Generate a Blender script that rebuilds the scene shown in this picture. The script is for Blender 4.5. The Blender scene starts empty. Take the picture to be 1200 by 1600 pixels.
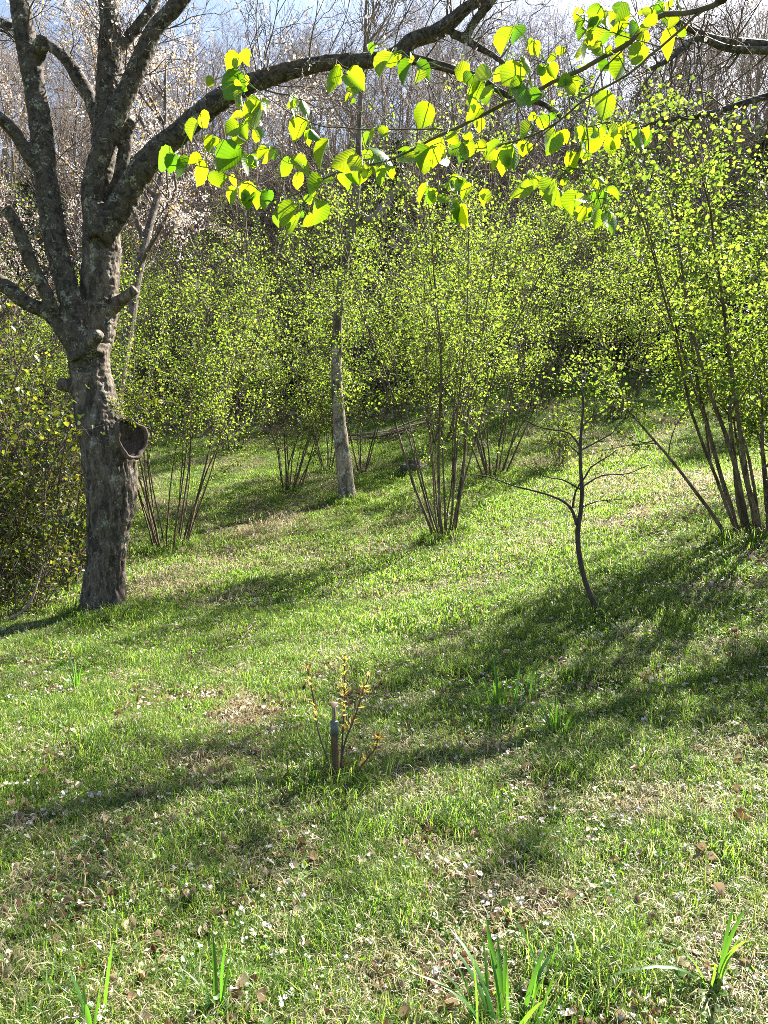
import bpy, math, random
import numpy as np
from mathutils import Vector, Matrix, Euler

random.seed(11)
RNG = np.random.default_rng(11)
scene = bpy.context.scene
C = scene.collection

# ------------------------------------------------------------------ camera, sky, sun, exposure
F = 1200.0                                   # focal length in photo pixels (photo 1200 x 1600)
PITCH = math.atan(100 / F)
CAM = np.array([0.0, 0.0, 1.60])
cam_data = bpy.data.cameras.new("camera")
cam_data.sensor_fit = 'VERTICAL'
cam_data.sensor_height = 36.0
cam_data.sensor_width = 27.0
cam_data.lens = 36.0 * F / 1600
cam_data.clip_start = 0.05
cam_data.clip_end = 600
cam = bpy.data.objects.new("camera", cam_data)
C.objects.link(cam)
cam.location = CAM
cam.rotation_euler = (math.pi / 2 - PITCH, 0, 0)
scene.camera = cam

SUN_AZ = math.radians(44)                    # clockwise from straight ahead (+Y), to the right
SUN_EL = math.radians(41)
world = bpy.data.worlds.new("World")
scene.world = world
world.use_nodes = True
wn = world.node_tree
wn.nodes.clear()
sky = wn.nodes.new('ShaderNodeTexSky')
sky.sky_type = 'NISHITA'
sky.sun_disc = False
sky.sun_elevation = SUN_EL
sky.sun_rotation = SUN_AZ
sky.altitude = 100
sky.air_density = 1.0
sky.dust_density = 2.0
sky.ozone_density = 1.0
bg = wn.nodes.new('ShaderNodeBackground')
bg.inputs[1].default_value = 0.052
wo = wn.nodes.new('ShaderNodeOutputWorld')
wn.links.new(sky.outputs[0], bg.inputs[0])
wn.links.new(bg.outputs[0], wo.inputs[0])

sun_data = bpy.data.lights.new("sun", 'SUN')
sun_data.energy = 5.0
sun_data.angle = math.radians(0.53)
sun_data.color = (1.0, 0.94, 0.82)
sun = bpy.data.objects.new("sun", sun_data)
C.objects.link(sun)
SUNDIR = Vector((math.sin(SUN_AZ) * math.cos(SUN_EL), math.cos(SUN_AZ) * math.cos(SUN_EL), math.sin(SUN_EL)))
sun.rotation_euler = (-SUNDIR).to_track_quat('-Z', 'Y').to_euler()
sun.location = (20, 20, 30)

scene.view_settings.view_transform = 'Standard'
scene.view_settings.look = 'None'
scene.view_settings.gamma = 1.0
scene.view_settings.use_curve_mapping = False
scene.view_settings.exposure = 2.42
scene.render.engine = 'CYCLES'
scene.cycles.use_denoising = False
scene.cycles.filter_width = 0.85
scene.cycles.max_bounces = 8
scene.cycles.diffuse_bounces = 4
scene.cycles.transmission_bounces = 6
scene.cycles.glossy_bounces = 2
scene.cycles.caustics_reflective = False
scene.cycles.caustics_refractive = False


# ------------------------------------------------------------------ numeric helpers
def _hash(ix, iy, iz, seed):
    h = (ix.astype(np.int64) * 374761393 + iy.astype(np.int64) * 668265263 + iz.astype(np.int64) * 2147483647 + seed * 974711) & 0xffffffff
    h = ((h ^ (h >> 13)) * 1274126177) & 0xffffffff
    h = ((h ^ (h >> 16)) * 2246822519) & 0xffffffff
    return ((h ^ (h >> 15)) & 0xffffff) / float(0xffffff)


def vnoise(p, seed=0):
    """value noise in -1..1 at points p (n, 3)"""
    i = np.floor(p).astype(np.int64)
    f = p - i
    f = f * f * (3 - 2 * f)
    r = 0
    for dx in (0, 1):
        wx = f[:, 0] if dx else 1 - f[:, 0]
        for dy in (0, 1):
            wy = f[:, 1] if dy else 1 - f[:, 1]
            for dz in (0, 1):
                wz = f[:, 2] if dz else 1 - f[:, 2]
                r = r + wx * wy * wz * _hash(i[:, 0] + dx, i[:, 1] + dy, i[:, 2] + dz, seed)
    return r * 2 - 1


def fbm(p, octaves=4, seed=0, gain=0.5):
    a, r, q = 1.0, 0, np.array(p, float)
    for k in range(octaves):
        r = r + a * vnoise(q, seed + k)
        q = q * 2.03 + 11.3
        a *= gain
    return r


def fbm2(x, y, s, octaves=3, seed=0):
    x = np.asarray(x, float)
    return fbm(np.stack([x * s, np.asarray(y, float) * s, np.zeros_like(x) + 0.5], 1), octaves, seed)


def sstep(a, b, x):
    t = np.clip((x - a) / (b - a), 0, 1)
    return t * t * (3 - 2 * t)


def nrm(v):
    v = np.asarray(v, float)
    return v / np.maximum(np.linalg.norm(v, axis=-1, keepdims=True), 1e-9)


# ------------------------------------------------------------------ terrain
_ty = np.arange(-60, 260, 0.25)
_ts = np.interp(_ty, [-60, 5, 22, 28, 50, 62, 90, 260], [0, 0, 0.282, 0.57, 0.58, 0.05, -0.05, -0.02])
_tz = np.cumsum(_ts) * 0.25


def hz(x, y):
    x = np.atleast_1d(np.asarray(x, float))
    y = np.atleast_1d(np.asarray(y, float))
    z = np.interp(y, _ty, _tz)
    z = z + 0.05 * 14 * np.tanh(x / 14) * sstep(1.0, 8.0, y)
    z = z + 0.95 * np.tanh(np.maximum(x, 0) / 5.0) * sstep(1.0, 7.5, y)
    z = z + 0.035 * fbm2(x, y, 0.7, 2, 5) + 0.012 * fbm2(x, y, 2.7, 2, 9)
    z = z + 0.6 * fbm2(x, y, 0.12, 2, 3) * sstep(22, 32, y)
    return z


def h1(x, y):
    return float(hz(x, y)[0])


CAM[2] = 1.60 + h1(0, 0)
cam.location = CAM
_fw = np.array([0, math.cos(PITCH), -math.sin(PITCH)])
_up = np.array([0, math.sin(PITCH), math.cos(PITCH)])
_rt = np.array([1.0, 0, 0])


def ray(px, py, Y):
    """world point on the plane y = Y that stands at photo pixel px, py"""
    d = _fw * F + _rt * (px - 600) + _up * (800 - py)
    return CAM + d * (Y / d[1])


def at(px, py):
    """where the terrain stands at photo pixel px, py"""
    d = _fw * F + _rt * (px - 600) + _up * (800 - py)
    Y = np.arange(1.0, 70, 0.02)
    P = CAM[None] + d[None] * (Y / d[1])[:, None]
    g = hz(P[:, 0], P[:, 1])
    k = np.nonzero(P[:, 2] <= g)[0]
    p = P[k[0] if len(k) else -1].copy()
    p[2] = h1(p[0], p[1])
    return p


# ------------------------------------------------------------------ mesh builder
class MB:
    def __init__(self):
        self.v, self.f, self.m, self.n = [], [], [], 0
        self.uv = None

    def add(self, v, *faces, mat=0):
        v = np.asarray(v, float).reshape(-1, 3)
        for f in faces:
            f = np.asarray(f, np.int64)
            if f.size:
                self.f.append(f + self.n)
                self.m.append(np.full(len(f), mat))
        self.v.append(v)
        self.n += len(v)

    def mesh(self, name, mats=(), smooth=True):
        me = bpy.data.meshes.new(name)
        V = np.concatenate(self.v) if self.v else np.zeros((0, 3))
        me.vertices.add(len(V))
        me.vertices.foreach_set('co', V.astype(np.float32).ravel())
        tot = np.concatenate([np.full(len(f), f.shape[1]) for f in self.f])
        loops = np.concatenate([f.ravel() for f in self.f])
        start = np.concatenate([[0], np.cumsum(tot)[:-1]])
        me.loops.add(len(loops))
        me.loops.foreach_set('vertex_index', loops.astype(np.int32))
        me.polygons.add(len(tot))
        me.polygons.foreach_set('loop_start', start.astype(np.int32))
        me.polygons.foreach_set('loop_total', tot.astype(np.int32))
        me.polygons.foreach_set('material_index', np.concatenate(self.m).astype(np.int32))
        me.polygons.foreach_set('use_smooth', np.full(len(tot), smooth))
        if self.uv is not None:
            l = me.uv_layers.new(name='UVMap')
            l.data.foreach_set('uv', np.asarray(self.uv)[loops].astype(np.float32).ravel())
        for m in (mats if isinstance(mats, (list, tuple)) else [mats]):
            me.materials.append(m)
        me.update(calc_edges=True)
        return me

    def build(self, name, mats, parent=None, smooth=True):
        return link(name, self.mesh(name, mats, smooth), parent)


def link(name, data, parent=None):
    o = bpy.data.objects.new(name, data)
    C.objects.link(o)
    if parent is not None:
        o.parent = parent
    return o


def thing(name, label, cat, loc=(0, 0, 0), rz=0.0, group=None):
    o = bpy.data.objects.new(name, None)
    o.empty_display_size = 0.1
    C.objects.link(o)
    o.location = [float(c) for c in loc]
    o.rotation_euler = (0, 0, rz)
    o['label'] = label
    o['category'] = cat
    if group:
        o['group'] = group
    return o


def tag(o, label=None, cat=None, group=None, kind=None):
    for k, v in (('label', label), ('category', cat), ('group', group), ('kind', kind)):
        if v:
            o[k] = v
    return o


def catmull(pts, step):
    """resample control rows (x, y, z, r) smoothly, about one point per step"""
    P = np.asarray(pts, float)
    if len(P) < 3:
        n = max(2, int(np.linalg.norm(P[1, :3] - P[0, :3]) / step) + 1)
        t = np.linspace(0, 1, n)[:, None]
        return P[0] * (1 - t) + P[1] * t
    Q = np.vstack([2 * P[0] - P[1], P, 2 * P[-1] - P[-2]])
    out = []
    for i in range(1, len(Q) - 2):
        p0, p1, p2, p3 = Q[i - 1], Q[i], Q[i + 1], Q[i + 2]
        n = max(1, int(np.linalg.norm(p2[:3] - p1[:3]) / step))
        t = (np.arange(n) / n)[:, None]
        out.append(0.5 * (2 * p1 + (p2 - p0) * t + (2 * p0 - 5 * p1 + 4 * p2 - p3) * t ** 2 + (3 * p1 - p0 - 3 * p2 + p3) * t ** 3))
    out.append(P[-1:])
    R = np.vstack(out)
    R[:, 3] = np.maximum(R[:, 3], P[:, 3].min() * 0.9)
    return R


def tube(mb, pts, rad, sides=6, mat=0, cap=True, rough=0.0):
    pts = np.asarray(pts, float)
    n = len(pts)
    rad = np.broadcast_to(np.asarray(rad, float), (n,))
    t = nrm(np.gradient(pts, axis=0))
    ref = np.eye(3)[np.argmin(np.abs(t.mean(0)))]
    u = nrm(np.cross(t, ref))
    w = np.cross(t, u)
    a = np.linspace(0, 2 * np.pi, sides, endpoint=False)
    ring = np.cos(a)[None, :, None] * u[:, None] + np.sin(a)[None, :, None] * w[:, None]
    rr = rad[:, None, None]
    if rough:
        rr = rr * (1 + rough * RNG.uniform(-1, 1, (n, sides, 1)))
    V = (pts[:, None] + ring * rr).reshape(-1, 3)
    i = np.arange(n - 1)[:, None] * sides
    j = np.arange(sides)[None]
    k = (j + 1) % sides
    Q = np.stack([i + j, i + k, i + sides + k, i + sides + j], -1).reshape(-1, 4)
    faces = [Q]
    if cap:
        faces += [np.arange(sides)[::-1][None], (np.arange(sides) + (n - 1) * sides)[None]]
    mb.add(V, *faces, mat=mat)


def leaves(mb, P, D, N, S, wide=0.42, fold=0.18, mat=0, tipw=0.72):
    """folded six-point leaves: base P, midrib D, face normal N, length S"""
    P = np.asarray(P, float)
    n = len(P)
    D = nrm(D)
    N = nrm(N - (N * D).sum(1, keepdims=True) * D)
    W = np.cross(D, N)
    S = np.broadcast_to(np.asarray(S, float), (n,))[:, None]
    b = P
    tp = P + D * S - N * S * 0.10
    l1 = P + D * S * 0.33 + W * S * wide + N * S * fold
    r1 = P + D * S * 0.33 - W * S * wide + N * S * fold
    l2 = P + D * S * 0.72 + W * S * wide * tipw + N * S * fold * 0.7
    r2 = P + D * S * 0.72 - W * S * wide * tipw + N * S * fold * 0.7
    V = np.stack([b, l1, l2, tp, r2, r1], 1).reshape(-1, 3)
    k = np.arange(n)[:, None] * 6
    Q = np.concatenate([k + np.array([[0, 3, 2, 1]]), k + np.array([[0, 5, 4, 3]])])
    mb.add(V, Q, mat=mat)


# ------------------------------------------------------------------ materials
def newmat(name):
    m = bpy.data.materials.new(name)
    m.use_nodes = True
    nt = m.node_tree
    nt.nodes.clear()
    out = nt.nodes.new('ShaderNodeOutputMaterial')
    return m, nt, out


def nd(nt, kind, **kw):
    n = nt.nodes.new(kind)
    for k, v in kw.items():
        setattr(n, k, v)
    return n


def ramp(nt, fac, stops, interp='LINEAR'):
    r = nd(nt, 'ShaderNodeValToRGB')
    r.color_ramp.interpolation = interp
    e = r.color_ramp.elements
    while len(e) < len(stops):
        e.new(0.5)
    for el, (p, c) in zip(e, stops):
        el.position = p
        el.color = (*c, 1) if len(c) == 3 else c
    nt.links.new(fac, r.inputs[0])
    return r.outputs[0]


def noise(nt, scale, detail=4, vec=None, rough=0.55, dist=0.0):
    n = nd(nt, 'ShaderNodeTexNoise')
    n.inputs['Scale'].default_value = scale
    n.inputs['Detail'].default_value = detail
    n.inputs['Roughness'].default_value = rough
    n.inputs['Distortion'].default_value = dist
    if vec is not None:
        nt.links.new(vec, n.inputs['Vector'])
    return n.outputs['Fac']


def mixc(nt, fac, a, b, mode='MIX'):
    m = nd(nt, 'ShaderNodeMix', data_type='RGBA', blend_type=mode)
    for sock, val in ((m.inputs[0], fac), (m.inputs[6], a), (m.inputs[7], b)):
        if isinstance(val, (int, float)):
            sock.default_value = val
        elif isinstance(val, tuple):
            sock.default_value = (*val, 1)
        else:
            nt.links.new(val, sock)
    return m.outputs[2]


def rnd(nt, kind='island'):
    if kind == 'island':
        return nd(nt, 'ShaderNodeNewGeometry').outputs['Random Per Island']
    return nd(nt, 'ShaderNodeObjectInfo').outputs['Random']


def leafmat(name, refl, trans, tfac=0.5, rough=0.45, spec=0.4, kind='both', veins=False):
    """thin leaf: reflecting face + light coming through; both colours vary from leaf to leaf"""
    m, nt, out = newmat(name)
    if kind == 'both':
        s = nd(nt, 'ShaderNodeMath', operation='ADD')
        nt.links.new(rnd(nt, 'island'), s.inputs[0])
        nt.links.new(rnd(nt, 'obj'), s.inputs[1])
        f = nd(nt, 'ShaderNodeMath', operation='FRACT')
        nt.links.new(s.outputs[0], f.inputs[0])
        r = f.outputs[0]
    else:
        r = rnd(nt, kind)
    k = len(refl) - 1
    c1 = ramp(nt, r, [(i / max(k, 1), c) for i, c in enumerate(refl)])
    c2 = ramp(nt, r, [(i / max(k, 1), c) for i, c in enumerate(trans)])
    bump = None
    if veins:
        uv = nd(nt, 'ShaderNodeUVMap')
        sx = nd(nt, 'ShaderNodeSeparateXYZ')
        nt.links.new(uv.outputs[0], sx.inputs[0])
        ab = nd(nt, 'ShaderNodeMath', operation='ABSOLUTE')
        nt.links.new(sx.outputs[0], ab.inputs[0])
        ma = nd(nt, 'ShaderNodeMath', operation='MULTIPLY_ADD')
        nt.links.new(ab.outputs[0], ma.inputs[0])
        ma.inputs[1].default_value = -0.62
        nt.links.new(sx.outputs[1], ma.inputs[2])
        ml = nd(nt, 'ShaderNodeMath', operation='MULTIPLY')
        nt.links.new(ma.outputs[0], ml.inputs[0])
        ml.inputs[1].default_value = 9.0
        fr = nd(nt, 'ShaderNodeMath', operation='PINGPONG')
        nt.links.new(ml.outputs[0], fr.inputs[0])
        fr.inputs[1].default_value = 0.5
        mn = nd(nt, 'ShaderNodeMath', operation='MULTIPLY')
        nt.links.new(ab.outputs[0], mn.inputs[0])
        mn.inputs[1].default_value = 6.0
        mi = nd(nt, 'ShaderNodeMath', operation='MINIMUM')
        nt.links.new(fr.outputs[0], mi.inputs[0])
        nt.links.new(mn.outputs[0], mi.inputs[1])
        v = ramp(nt, mi.outputs[0], [(0.0, (0.84, 0.88, 0.78)), (0.12, (1, 1, 1))])
        c2 = mixc(nt, 1.0, c2, v, 'MULTIPLY')
        c1 = mixc(nt, 0.5, c1, v, 'MULTIPLY')
        bump = nd(nt, 'ShaderNodeBump')
        bump.inputs['Strength'].default_value = 0.3
        bump.inputs['Distance'].default_value = 0.002
        nt.links.new(mi.outputs[0], bump.inputs['Height'])
    p = nd(nt, 'ShaderNodeBsdfPrincipled')
    nt.links.new(c1, p.inputs['Base Color'])
    p.inputs['Roughness'].default_value = rough
    p.inputs['Specular IOR Level'].default_value = spec
    t = nd(nt, 'ShaderNodeBsdfTranslucent')
    nt.links.new(c2, t.inputs['Color'])
    if bump:
        nt.links.new(bump.outputs[0], p.inputs['Normal'])
        nt.links.new(bump.outputs[0], t.inputs['Normal'])
    mx = nd(nt, 'ShaderNodeMixShader')
    mx.inputs[0].default_value = tfac
    nt.links.new(p.outputs[0], mx.inputs[1])
    nt.links.new(t.outputs[0], mx.inputs[2])
    nt.links.new(mx.outputs[0], out.inputs[0])
    return m


def barkmat(name, dark, light, lichen=None, lich_amt=0.0, scale=18, bump=0.6, bdist=0.01, stretch=(1, 1, 0.35), moss=0.0):
    m, nt, out = newmat(name)
    tc = nd(nt, 'ShaderNodeTexCoord')
    mp = nd(nt, 'ShaderNodeMapping')
    mp.inputs['Scale'].default_value = stretch
    nt.links.new(tc.outputs['Object'], mp.inputs[0])
    n1 = noise(nt, scale, 6, mp.outputs[0], 0.65)
    n2 = noise(nt, scale * 3.7, 4, mp.outputs[0], 0.6)
    s = mixc(nt, 0.4, n1, n2)
    c = ramp(nt, s, [(0.33, dark), (0.62, light)])
    if lichen:
        l1 = noise(nt, scale * 0.35, 3, tc.outputs['Object'], 0.5)
        l2 = noise(nt, scale * 1.9, 5, tc.outputs['Object'], 0.7)
        l = mixc(nt, 0.55, l1, l2)
        lf = ramp(nt, l, [(0.60 - lich_amt, (0, 0, 0)), (0.66 - lich_amt, (1, 1, 1))])
        crk = ramp(nt, noise(nt, scale * 0.5, 3, mp.outputs[0], 0.6, 0.6), [(0.42, (0.25, 0.25, 0.25)), (0.5, (1, 1, 1))])
        c = mixc(nt, 0.7, c, crk, 'MULTIPLY')
        lc = ramp(nt, n2, [(0.35, tuple(x * 0.55 for x in lichen)), (0.6, lichen)])
        c = mixc(nt, lf, c, lc)
    if moss:
        ge = nd(nt, 'ShaderNodeNewGeometry')
        sx = nd(nt, 'ShaderNodeSeparateXYZ')
        nt.links.new(ge.outputs['Normal'], sx.inputs[0])
        l3 = noise(nt, scale * 0.8, 4, tc.outputs['Object'], 0.6)
        ad = nd(nt, 'ShaderNodeMath', operation='MULTIPLY')
        nt.links.new(sx.outputs[2], ad.inputs[0])
        nt.links.new(l3, ad.inputs[1])
        mf = ramp(nt, ad.outputs[0], [(0.30, (0, 0, 0)), (0.42, (moss, moss, moss))])
        c = mixc(nt, mf, c, (0.10, 0.10, 0.02))
    p = nd(nt, 'ShaderNodeBsdfPrincipled')
    p.inputs['Roughness'].default_value = 0.85
    p.inputs['Specular IOR Level'].default_value = 0.25
    nt.links.new(c, p.inputs['Base Color'])
    b = nd(nt, 'ShaderNodeBump')
    b.inputs['Strength'].default_value = bump
    b.inputs['Distance'].default_value = bdist
    nt.links.new(s, b.inputs['Height'])
    nt.links.new(b.outputs[0], p.inputs['Normal'])
    nt.links.new(p.outputs[0], out.inputs[0])
    return m


M = {}
M['cherry_bark'] = barkmat('cherry_bark', (0.024, 0.018, 0.014), (0.19, 0.15, 0.12), (0.34, 0.33, 0.27), 0.045, 26, 1.0, 0.016, (1, 1, 0.3), 0.55)
M['limb_bark'] = barkmat('limb_bark', (0.018, 0.014, 0.011), (0.11, 0.09, 0.07), (0.32, 0.31, 0.24), 0.055, 26, 0.8, 0.008, (1, 1, 1), 0.3)
M['scar_wood'] = barkmat('scar_wood', (0.018, 0.013, 0.011), (0.085, 0.06, 0.05), None, 0, 45, 1.0, 0.010, (1.5, 1.5, 0.10))
M['scar_rim'] = barkmat('scar_rim', (0.035, 0.026, 0.023), (0.16, 0.12, 0.105), None, 0, 40, 0.9, 0.008)
M['pale_bark'] = barkmat('pale_bark', (0.10, 0.075, 0.055), (0.42, 0.35, 0.28), (0.60, 0.56, 0.49), 0.075, 12, 0.7, 0.01, (1, 1, 0.45))
M['hazel_bark'] = barkmat('hazel_bark', (0.05, 0.036, 0.025), (0.21, 0.155, 0.105), (0.34, 0.32, 0.25), 0.03, 20, 0.4, 0.004, (1, 1, 0.3))
M['twig'] = barkmat('twig', (0.05, 0.038, 0.03), (0.15, 0.115, 0.09), None, 0, 20, 0.2, 0.002)
M['dark_bark'] = barkmat('dark_bark', (0.022, 0.017, 0.014), (0.10, 0.078, 0.062), None, 0, 40, 0.5, 0.004)
M['grey_bark'] = barkmat('grey_bark', (0.09, 0.07, 0.055), (0.30, 0.24, 0.19), None, 0, 6, 0.4, 0.01, (1, 1, 0.3))
M['brown_bark'] = barkmat('brown_bark', (0.09, 0.07, 0.055), (0.25, 0.20, 0.155), (0.36, 0.33, 0.28), 0.02, 14, 0.7, 0.01, (1, 1, 0.4))
M['dead_wood'] = barkmat('dead_wood', (0.14, 0.11, 0.08), (0.38, 0.31, 0.24), None, 0, 30, 0.5, 0.004, (1, 1, 0.3))
M['stake_wood'] = barkmat('stake_wood', (0.045, 0.027, 0.016), (0.15, 0.095, 0.055), None, 0, 45, 0.6, 0.003, (1.5, 1.5, 0.15))
M['stone'] = barkmat('stone', (0.03, 0.028, 0.024), (0.15, 0.14, 0.12), (0.10, 0.11, 0.04), 0.10, 9, 0.9, 0.02, (1, 1, 1))

M['hazel_leaf'] = leafmat('hazel_leaf', [(0.045, 0.075, 0.022), (0.07, 0.105, 0.03), (0.13, 0.16, 0.05)],
                          [(0.13, 0.24, 0.022), (0.28, 0.41, 0.035), (0.44, 0.53, 0.06)], 0.45, 0.5, 0.3)
M['big_leaf'] = leafmat('big_leaf', [(0.03, 0.10, 0.015), (0.05, 0.14, 0.018), (0.06, 0.16, 0.02), (0.07, 0.17, 0.02)],
                        [(0.12, 0.30, 0.005), (0.30, 0.46, 0.005), (0.42, 0.54, 0.006), (0.48, 0.56, 0.008)], 0.48, 0.42, 0.45, 'obj', True)  # darkest greens paint in leaves shadowed by their neighbours
M['bush_leaf'] = leafmat('bush_leaf', [(0.03, 0.07, 0.014), (0.06, 0.10, 0.02), (0.11, 0.13, 0.025)],
                         [(0.08, 0.14, 0.01), (0.20, 0.25, 0.018), (0.38, 0.37, 0.03)], 0.4, 0.42, 0.35)
M['ivy_leaf'] = leafmat('ivy_leaf', [(0.015, 0.03, 0.012), (0.035, 0.055, 0.02)], [(0.03, 0.06, 0.01), (0.07, 0.10, 0.02)], 0.2, 0.4, 0.35)
M['grass'] = leafmat('grass', [(0.04, 0.09, 0.014), (0.06, 0.125, 0.02), (0.095, 0.14, 0.03), (0.20, 0.19, 0.09)],
                     [(0.13, 0.33, 0.018), (0.22, 0.43, 0.026), (0.34, 0.48, 0.05), (0.45, 0.44, 0.18)], 0.5, 0.4, 0.4)
M['straw'] = leafmat('straw', [(0.22, 0.17, 0.09), (0.36, 0.31, 0.19), (0.46, 0.41, 0.28), (0.14, 0.10, 0.055)],
                     [(0.28, 0.21, 0.09), (0.42, 0.35, 0.20), (0.48, 0.42, 0.27)], 0.4, 0.5, 0.35)
M['dark_stem'] = barkmat('dark_stem', (0.03, 0.022, 0.016), (0.12, 0.09, 0.062), None, 0, 26, 0.4, 0.003, (1, 1, 0.3))
M['weed'] = leafmat('weed', [(0.05, 0.12, 0.02), (0.08, 0.16, 0.03), (0.10, 0.17, 0.05)],
                    [(0.20, 0.42, 0.015), (0.32, 0.52, 0.025)], 0.45, 0.42, 0.5)
M['bulb_leaf'] = leafmat('bulb_leaf', [(0.03, 0.10, 0.025), (0.05, 0.13, 0.03)], [(0.14, 0.40, 0.02), (0.24, 0.50, 0.03)], 0.42, 0.35, 0.5, 'obj')
M['dry_leaf'] = leafmat('dry_leaf', [(0.10, 0.06, 0.035), (0.20, 0.13, 0.08), (0.33, 0.25, 0.17), (0.48, 0.41, 0.32)],
                        [(0.16, 0.08, 0.03), (0.28, 0.17, 0.08), (0.40, 0.30, 0.18)], 0.22, 0.5, 0.4)
M['petal'] = leafmat('petal', [(0.64, 0.58, 0.55), (0.76, 0.72, 0.69)], [(0.56, 0.48, 0.45), (0.68, 0.62, 0.58)], 0.4, 0.5, 0.3)
M['bronze_leaf'] = leafmat('bronze_leaf', [(0.20, 0.09, 0.03), (0.22, 0.15, 0.04)], [(0.55, 0.24, 0.05), (0.60, 0.42, 0.08)], 0.5)
M['yellow_leaf'] = leafmat('yellow_leaf', [(0.22, 0.18, 0.04), (0.30, 0.20, 0.07), (0.15, 0.18, 0.04)],
                           [(0.72, 0.62, 0.12), (0.74, 0.50, 0.18), (0.55, 0.62, 0.10)], 0.5, 0.45, 0.4, 'obj')

# grey plastic sleeve
m, nt, out = newmat('sleeve')
p = nd(nt, 'ShaderNodeBsdfPrincipled')
nt.links.new(ramp(nt, noise(nt, 60, 3), [(0.3, (0.06, 0.07, 0.07)), (0.7, (0.11, 0.125, 0.125))]), p.inputs['Base Color'])
p.inputs['Roughness'].default_value = 0.4
nt.links.new(p.outputs[0], out.inputs[0])
M['sleeve'] = m

# lawn soil with moss, straw and litter tones
m, nt, out = newmat('lawn_soil')
tc = nd(nt, 'ShaderNodeTexCoord')
g1 = noise(nt, 2.2, 5, tc.outputs['Object'], 0.65)
g2 = noise(nt, 26, 5, tc.outputs['Object'], 0.7)
g3 = noise(nt, 90, 3, tc.outputs['Object'], 0.7)
green = ramp(nt, g2, [(0.3, (0.03, 0.055, 0.012)), (0.55, (0.06, 0.10, 0.02)), (0.75, (0.13, 0.14, 0.045))])
soil = ramp(nt, g3, [(0.3, (0.05, 0.034, 0.022)), (0.52, (0.13, 0.09, 0.055)), (0.70, (0.26, 0.20, 0.13))])
at_ = nd(nt, 'ShaderNodeAttribute', attribute_name='bare')
base = mixc(nt, at_.outputs['Fac'], green, soil)
p = nd(nt, 'ShaderNodeBsdfPrincipled')
p.inputs['Roughness'].default_value = 0.9
p.inputs['Specular IOR Level'].default_value = 0.2
nt.links.new(base, p.inputs['Base Color'])
b = nd(nt, 'ShaderNodeBump')
b.inputs['Strength'].default_value = 0.8
b.inputs['Distance'].default_value = 0.02
nt.links.new(mixc(nt, 0.5, g2, g3), b.inputs['Height'])
nt.links.new(b.outputs[0], p.inputs['Normal'])
nt.links.new(p.outputs[0], out.inputs[0])
M['soil'] = m


# ------------------------------------------------------------------ ground
def bare(x, y):
    """0..1: how bare of grass the ground is (litter patches on the lawn, forest floor on the hill)"""
    n = fbm2(x, y, 1.5, 4, 21)
    b = sstep(0.0, 0.8, n)
    b = np.maximum(b, 0.8 * sstep(0.25, 0.6, fbm2(x, y, 6.0, 3, 23)))
    b = b * (1 - 0.5 * sstep(5.0, 8.0, y))
    path = np.exp(-((np.asarray(x) + 1.9 + 0.03 * (np.asarray(y) - 9)) / 0.9) ** 2) * sstep(9, 10.5, y) * (1 - sstep(14, 16, y))
    right = sstep(1.0, 2.5, np.asarray(x)) * sstep(5.0, 6.5, y) * (1 - sstep(9.0, 10.5, y)) * 0.4
    b = np.clip(b + path * 0.5 + right * sstep(-0.3, 0.5, n), 0, 1)
    hill = np.maximum(sstep(20.5, 24, np.asarray(y) + 1.5 * n - 0.35 * np.clip(np.asarray(x), -4, 3)), sstep(-5.2, -6.5, np.asarray(x) + 0.4 * n) * sstep(4, 7, y))
    return np.maximum(b, hill)


gx = np.unique(np.concatenate([np.linspace(-160, -20, 29), np.linspace(-20, -7, 40), np.arange(-7, 9, 0.1), np.linspace(9, 24, 46), np.linspace(24, 160, 29)]))
gy = np.unique(np.concatenate([np.linspace(-60, -2, 16), np.arange(-2, 12, 0.1), np.arange(12, 30, 0.25), np.linspace(30, 75, 61), np.linspace(75, 250, 26)]))
X, Y = np.meshgrid(gx, gy)
Z = hz(X.ravel(), Y.ravel())
mb = MB()
nx, ny = len(gx), len(gy)
i, j = np.meshgrid(np.arange(nx - 1), np.arange(ny - 1))
k = (j * nx + i).ravel()
mb.add(np.stack([X.ravel(), Y.ravel(), Z], 1), np.stack([k, k + 1, k + nx + 1, k + nx], 1))
ground = mb.build('ground', M['soil'])
tag(ground, kind='structure')
a = ground.data.attributes.new('bare', 'FLOAT', 'POINT')
a.data.foreach_set('value', bare(X.ravel(), Y.ravel()).astype(np.float32))


# ------------------------------------------------------------------ woody growth
def grow(start, d, length, r0, r1, n, rng, wob=0.12, up=0.0):
    """a wandering shoot: rows of points and radii"""
    P = [np.asarray(start, float)]
    d = nrm(d)
    st = length / (n - 1)
    for _ in range(n - 1):
        d = nrm(d + rng.normal(0, wob, 3) + np.array([0, 0, up]))
        P.append(P[-1] + d * st)
    return np.array(P), np.linspace(r0, r1, n)


def side_dir(t, rng, spread):
    a = rng.normal(0, 1, 3)
    a = nrm(a - t * (a @ t))
    return nrm(t * math.cos(spread) + a * math.sin(spread))


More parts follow.
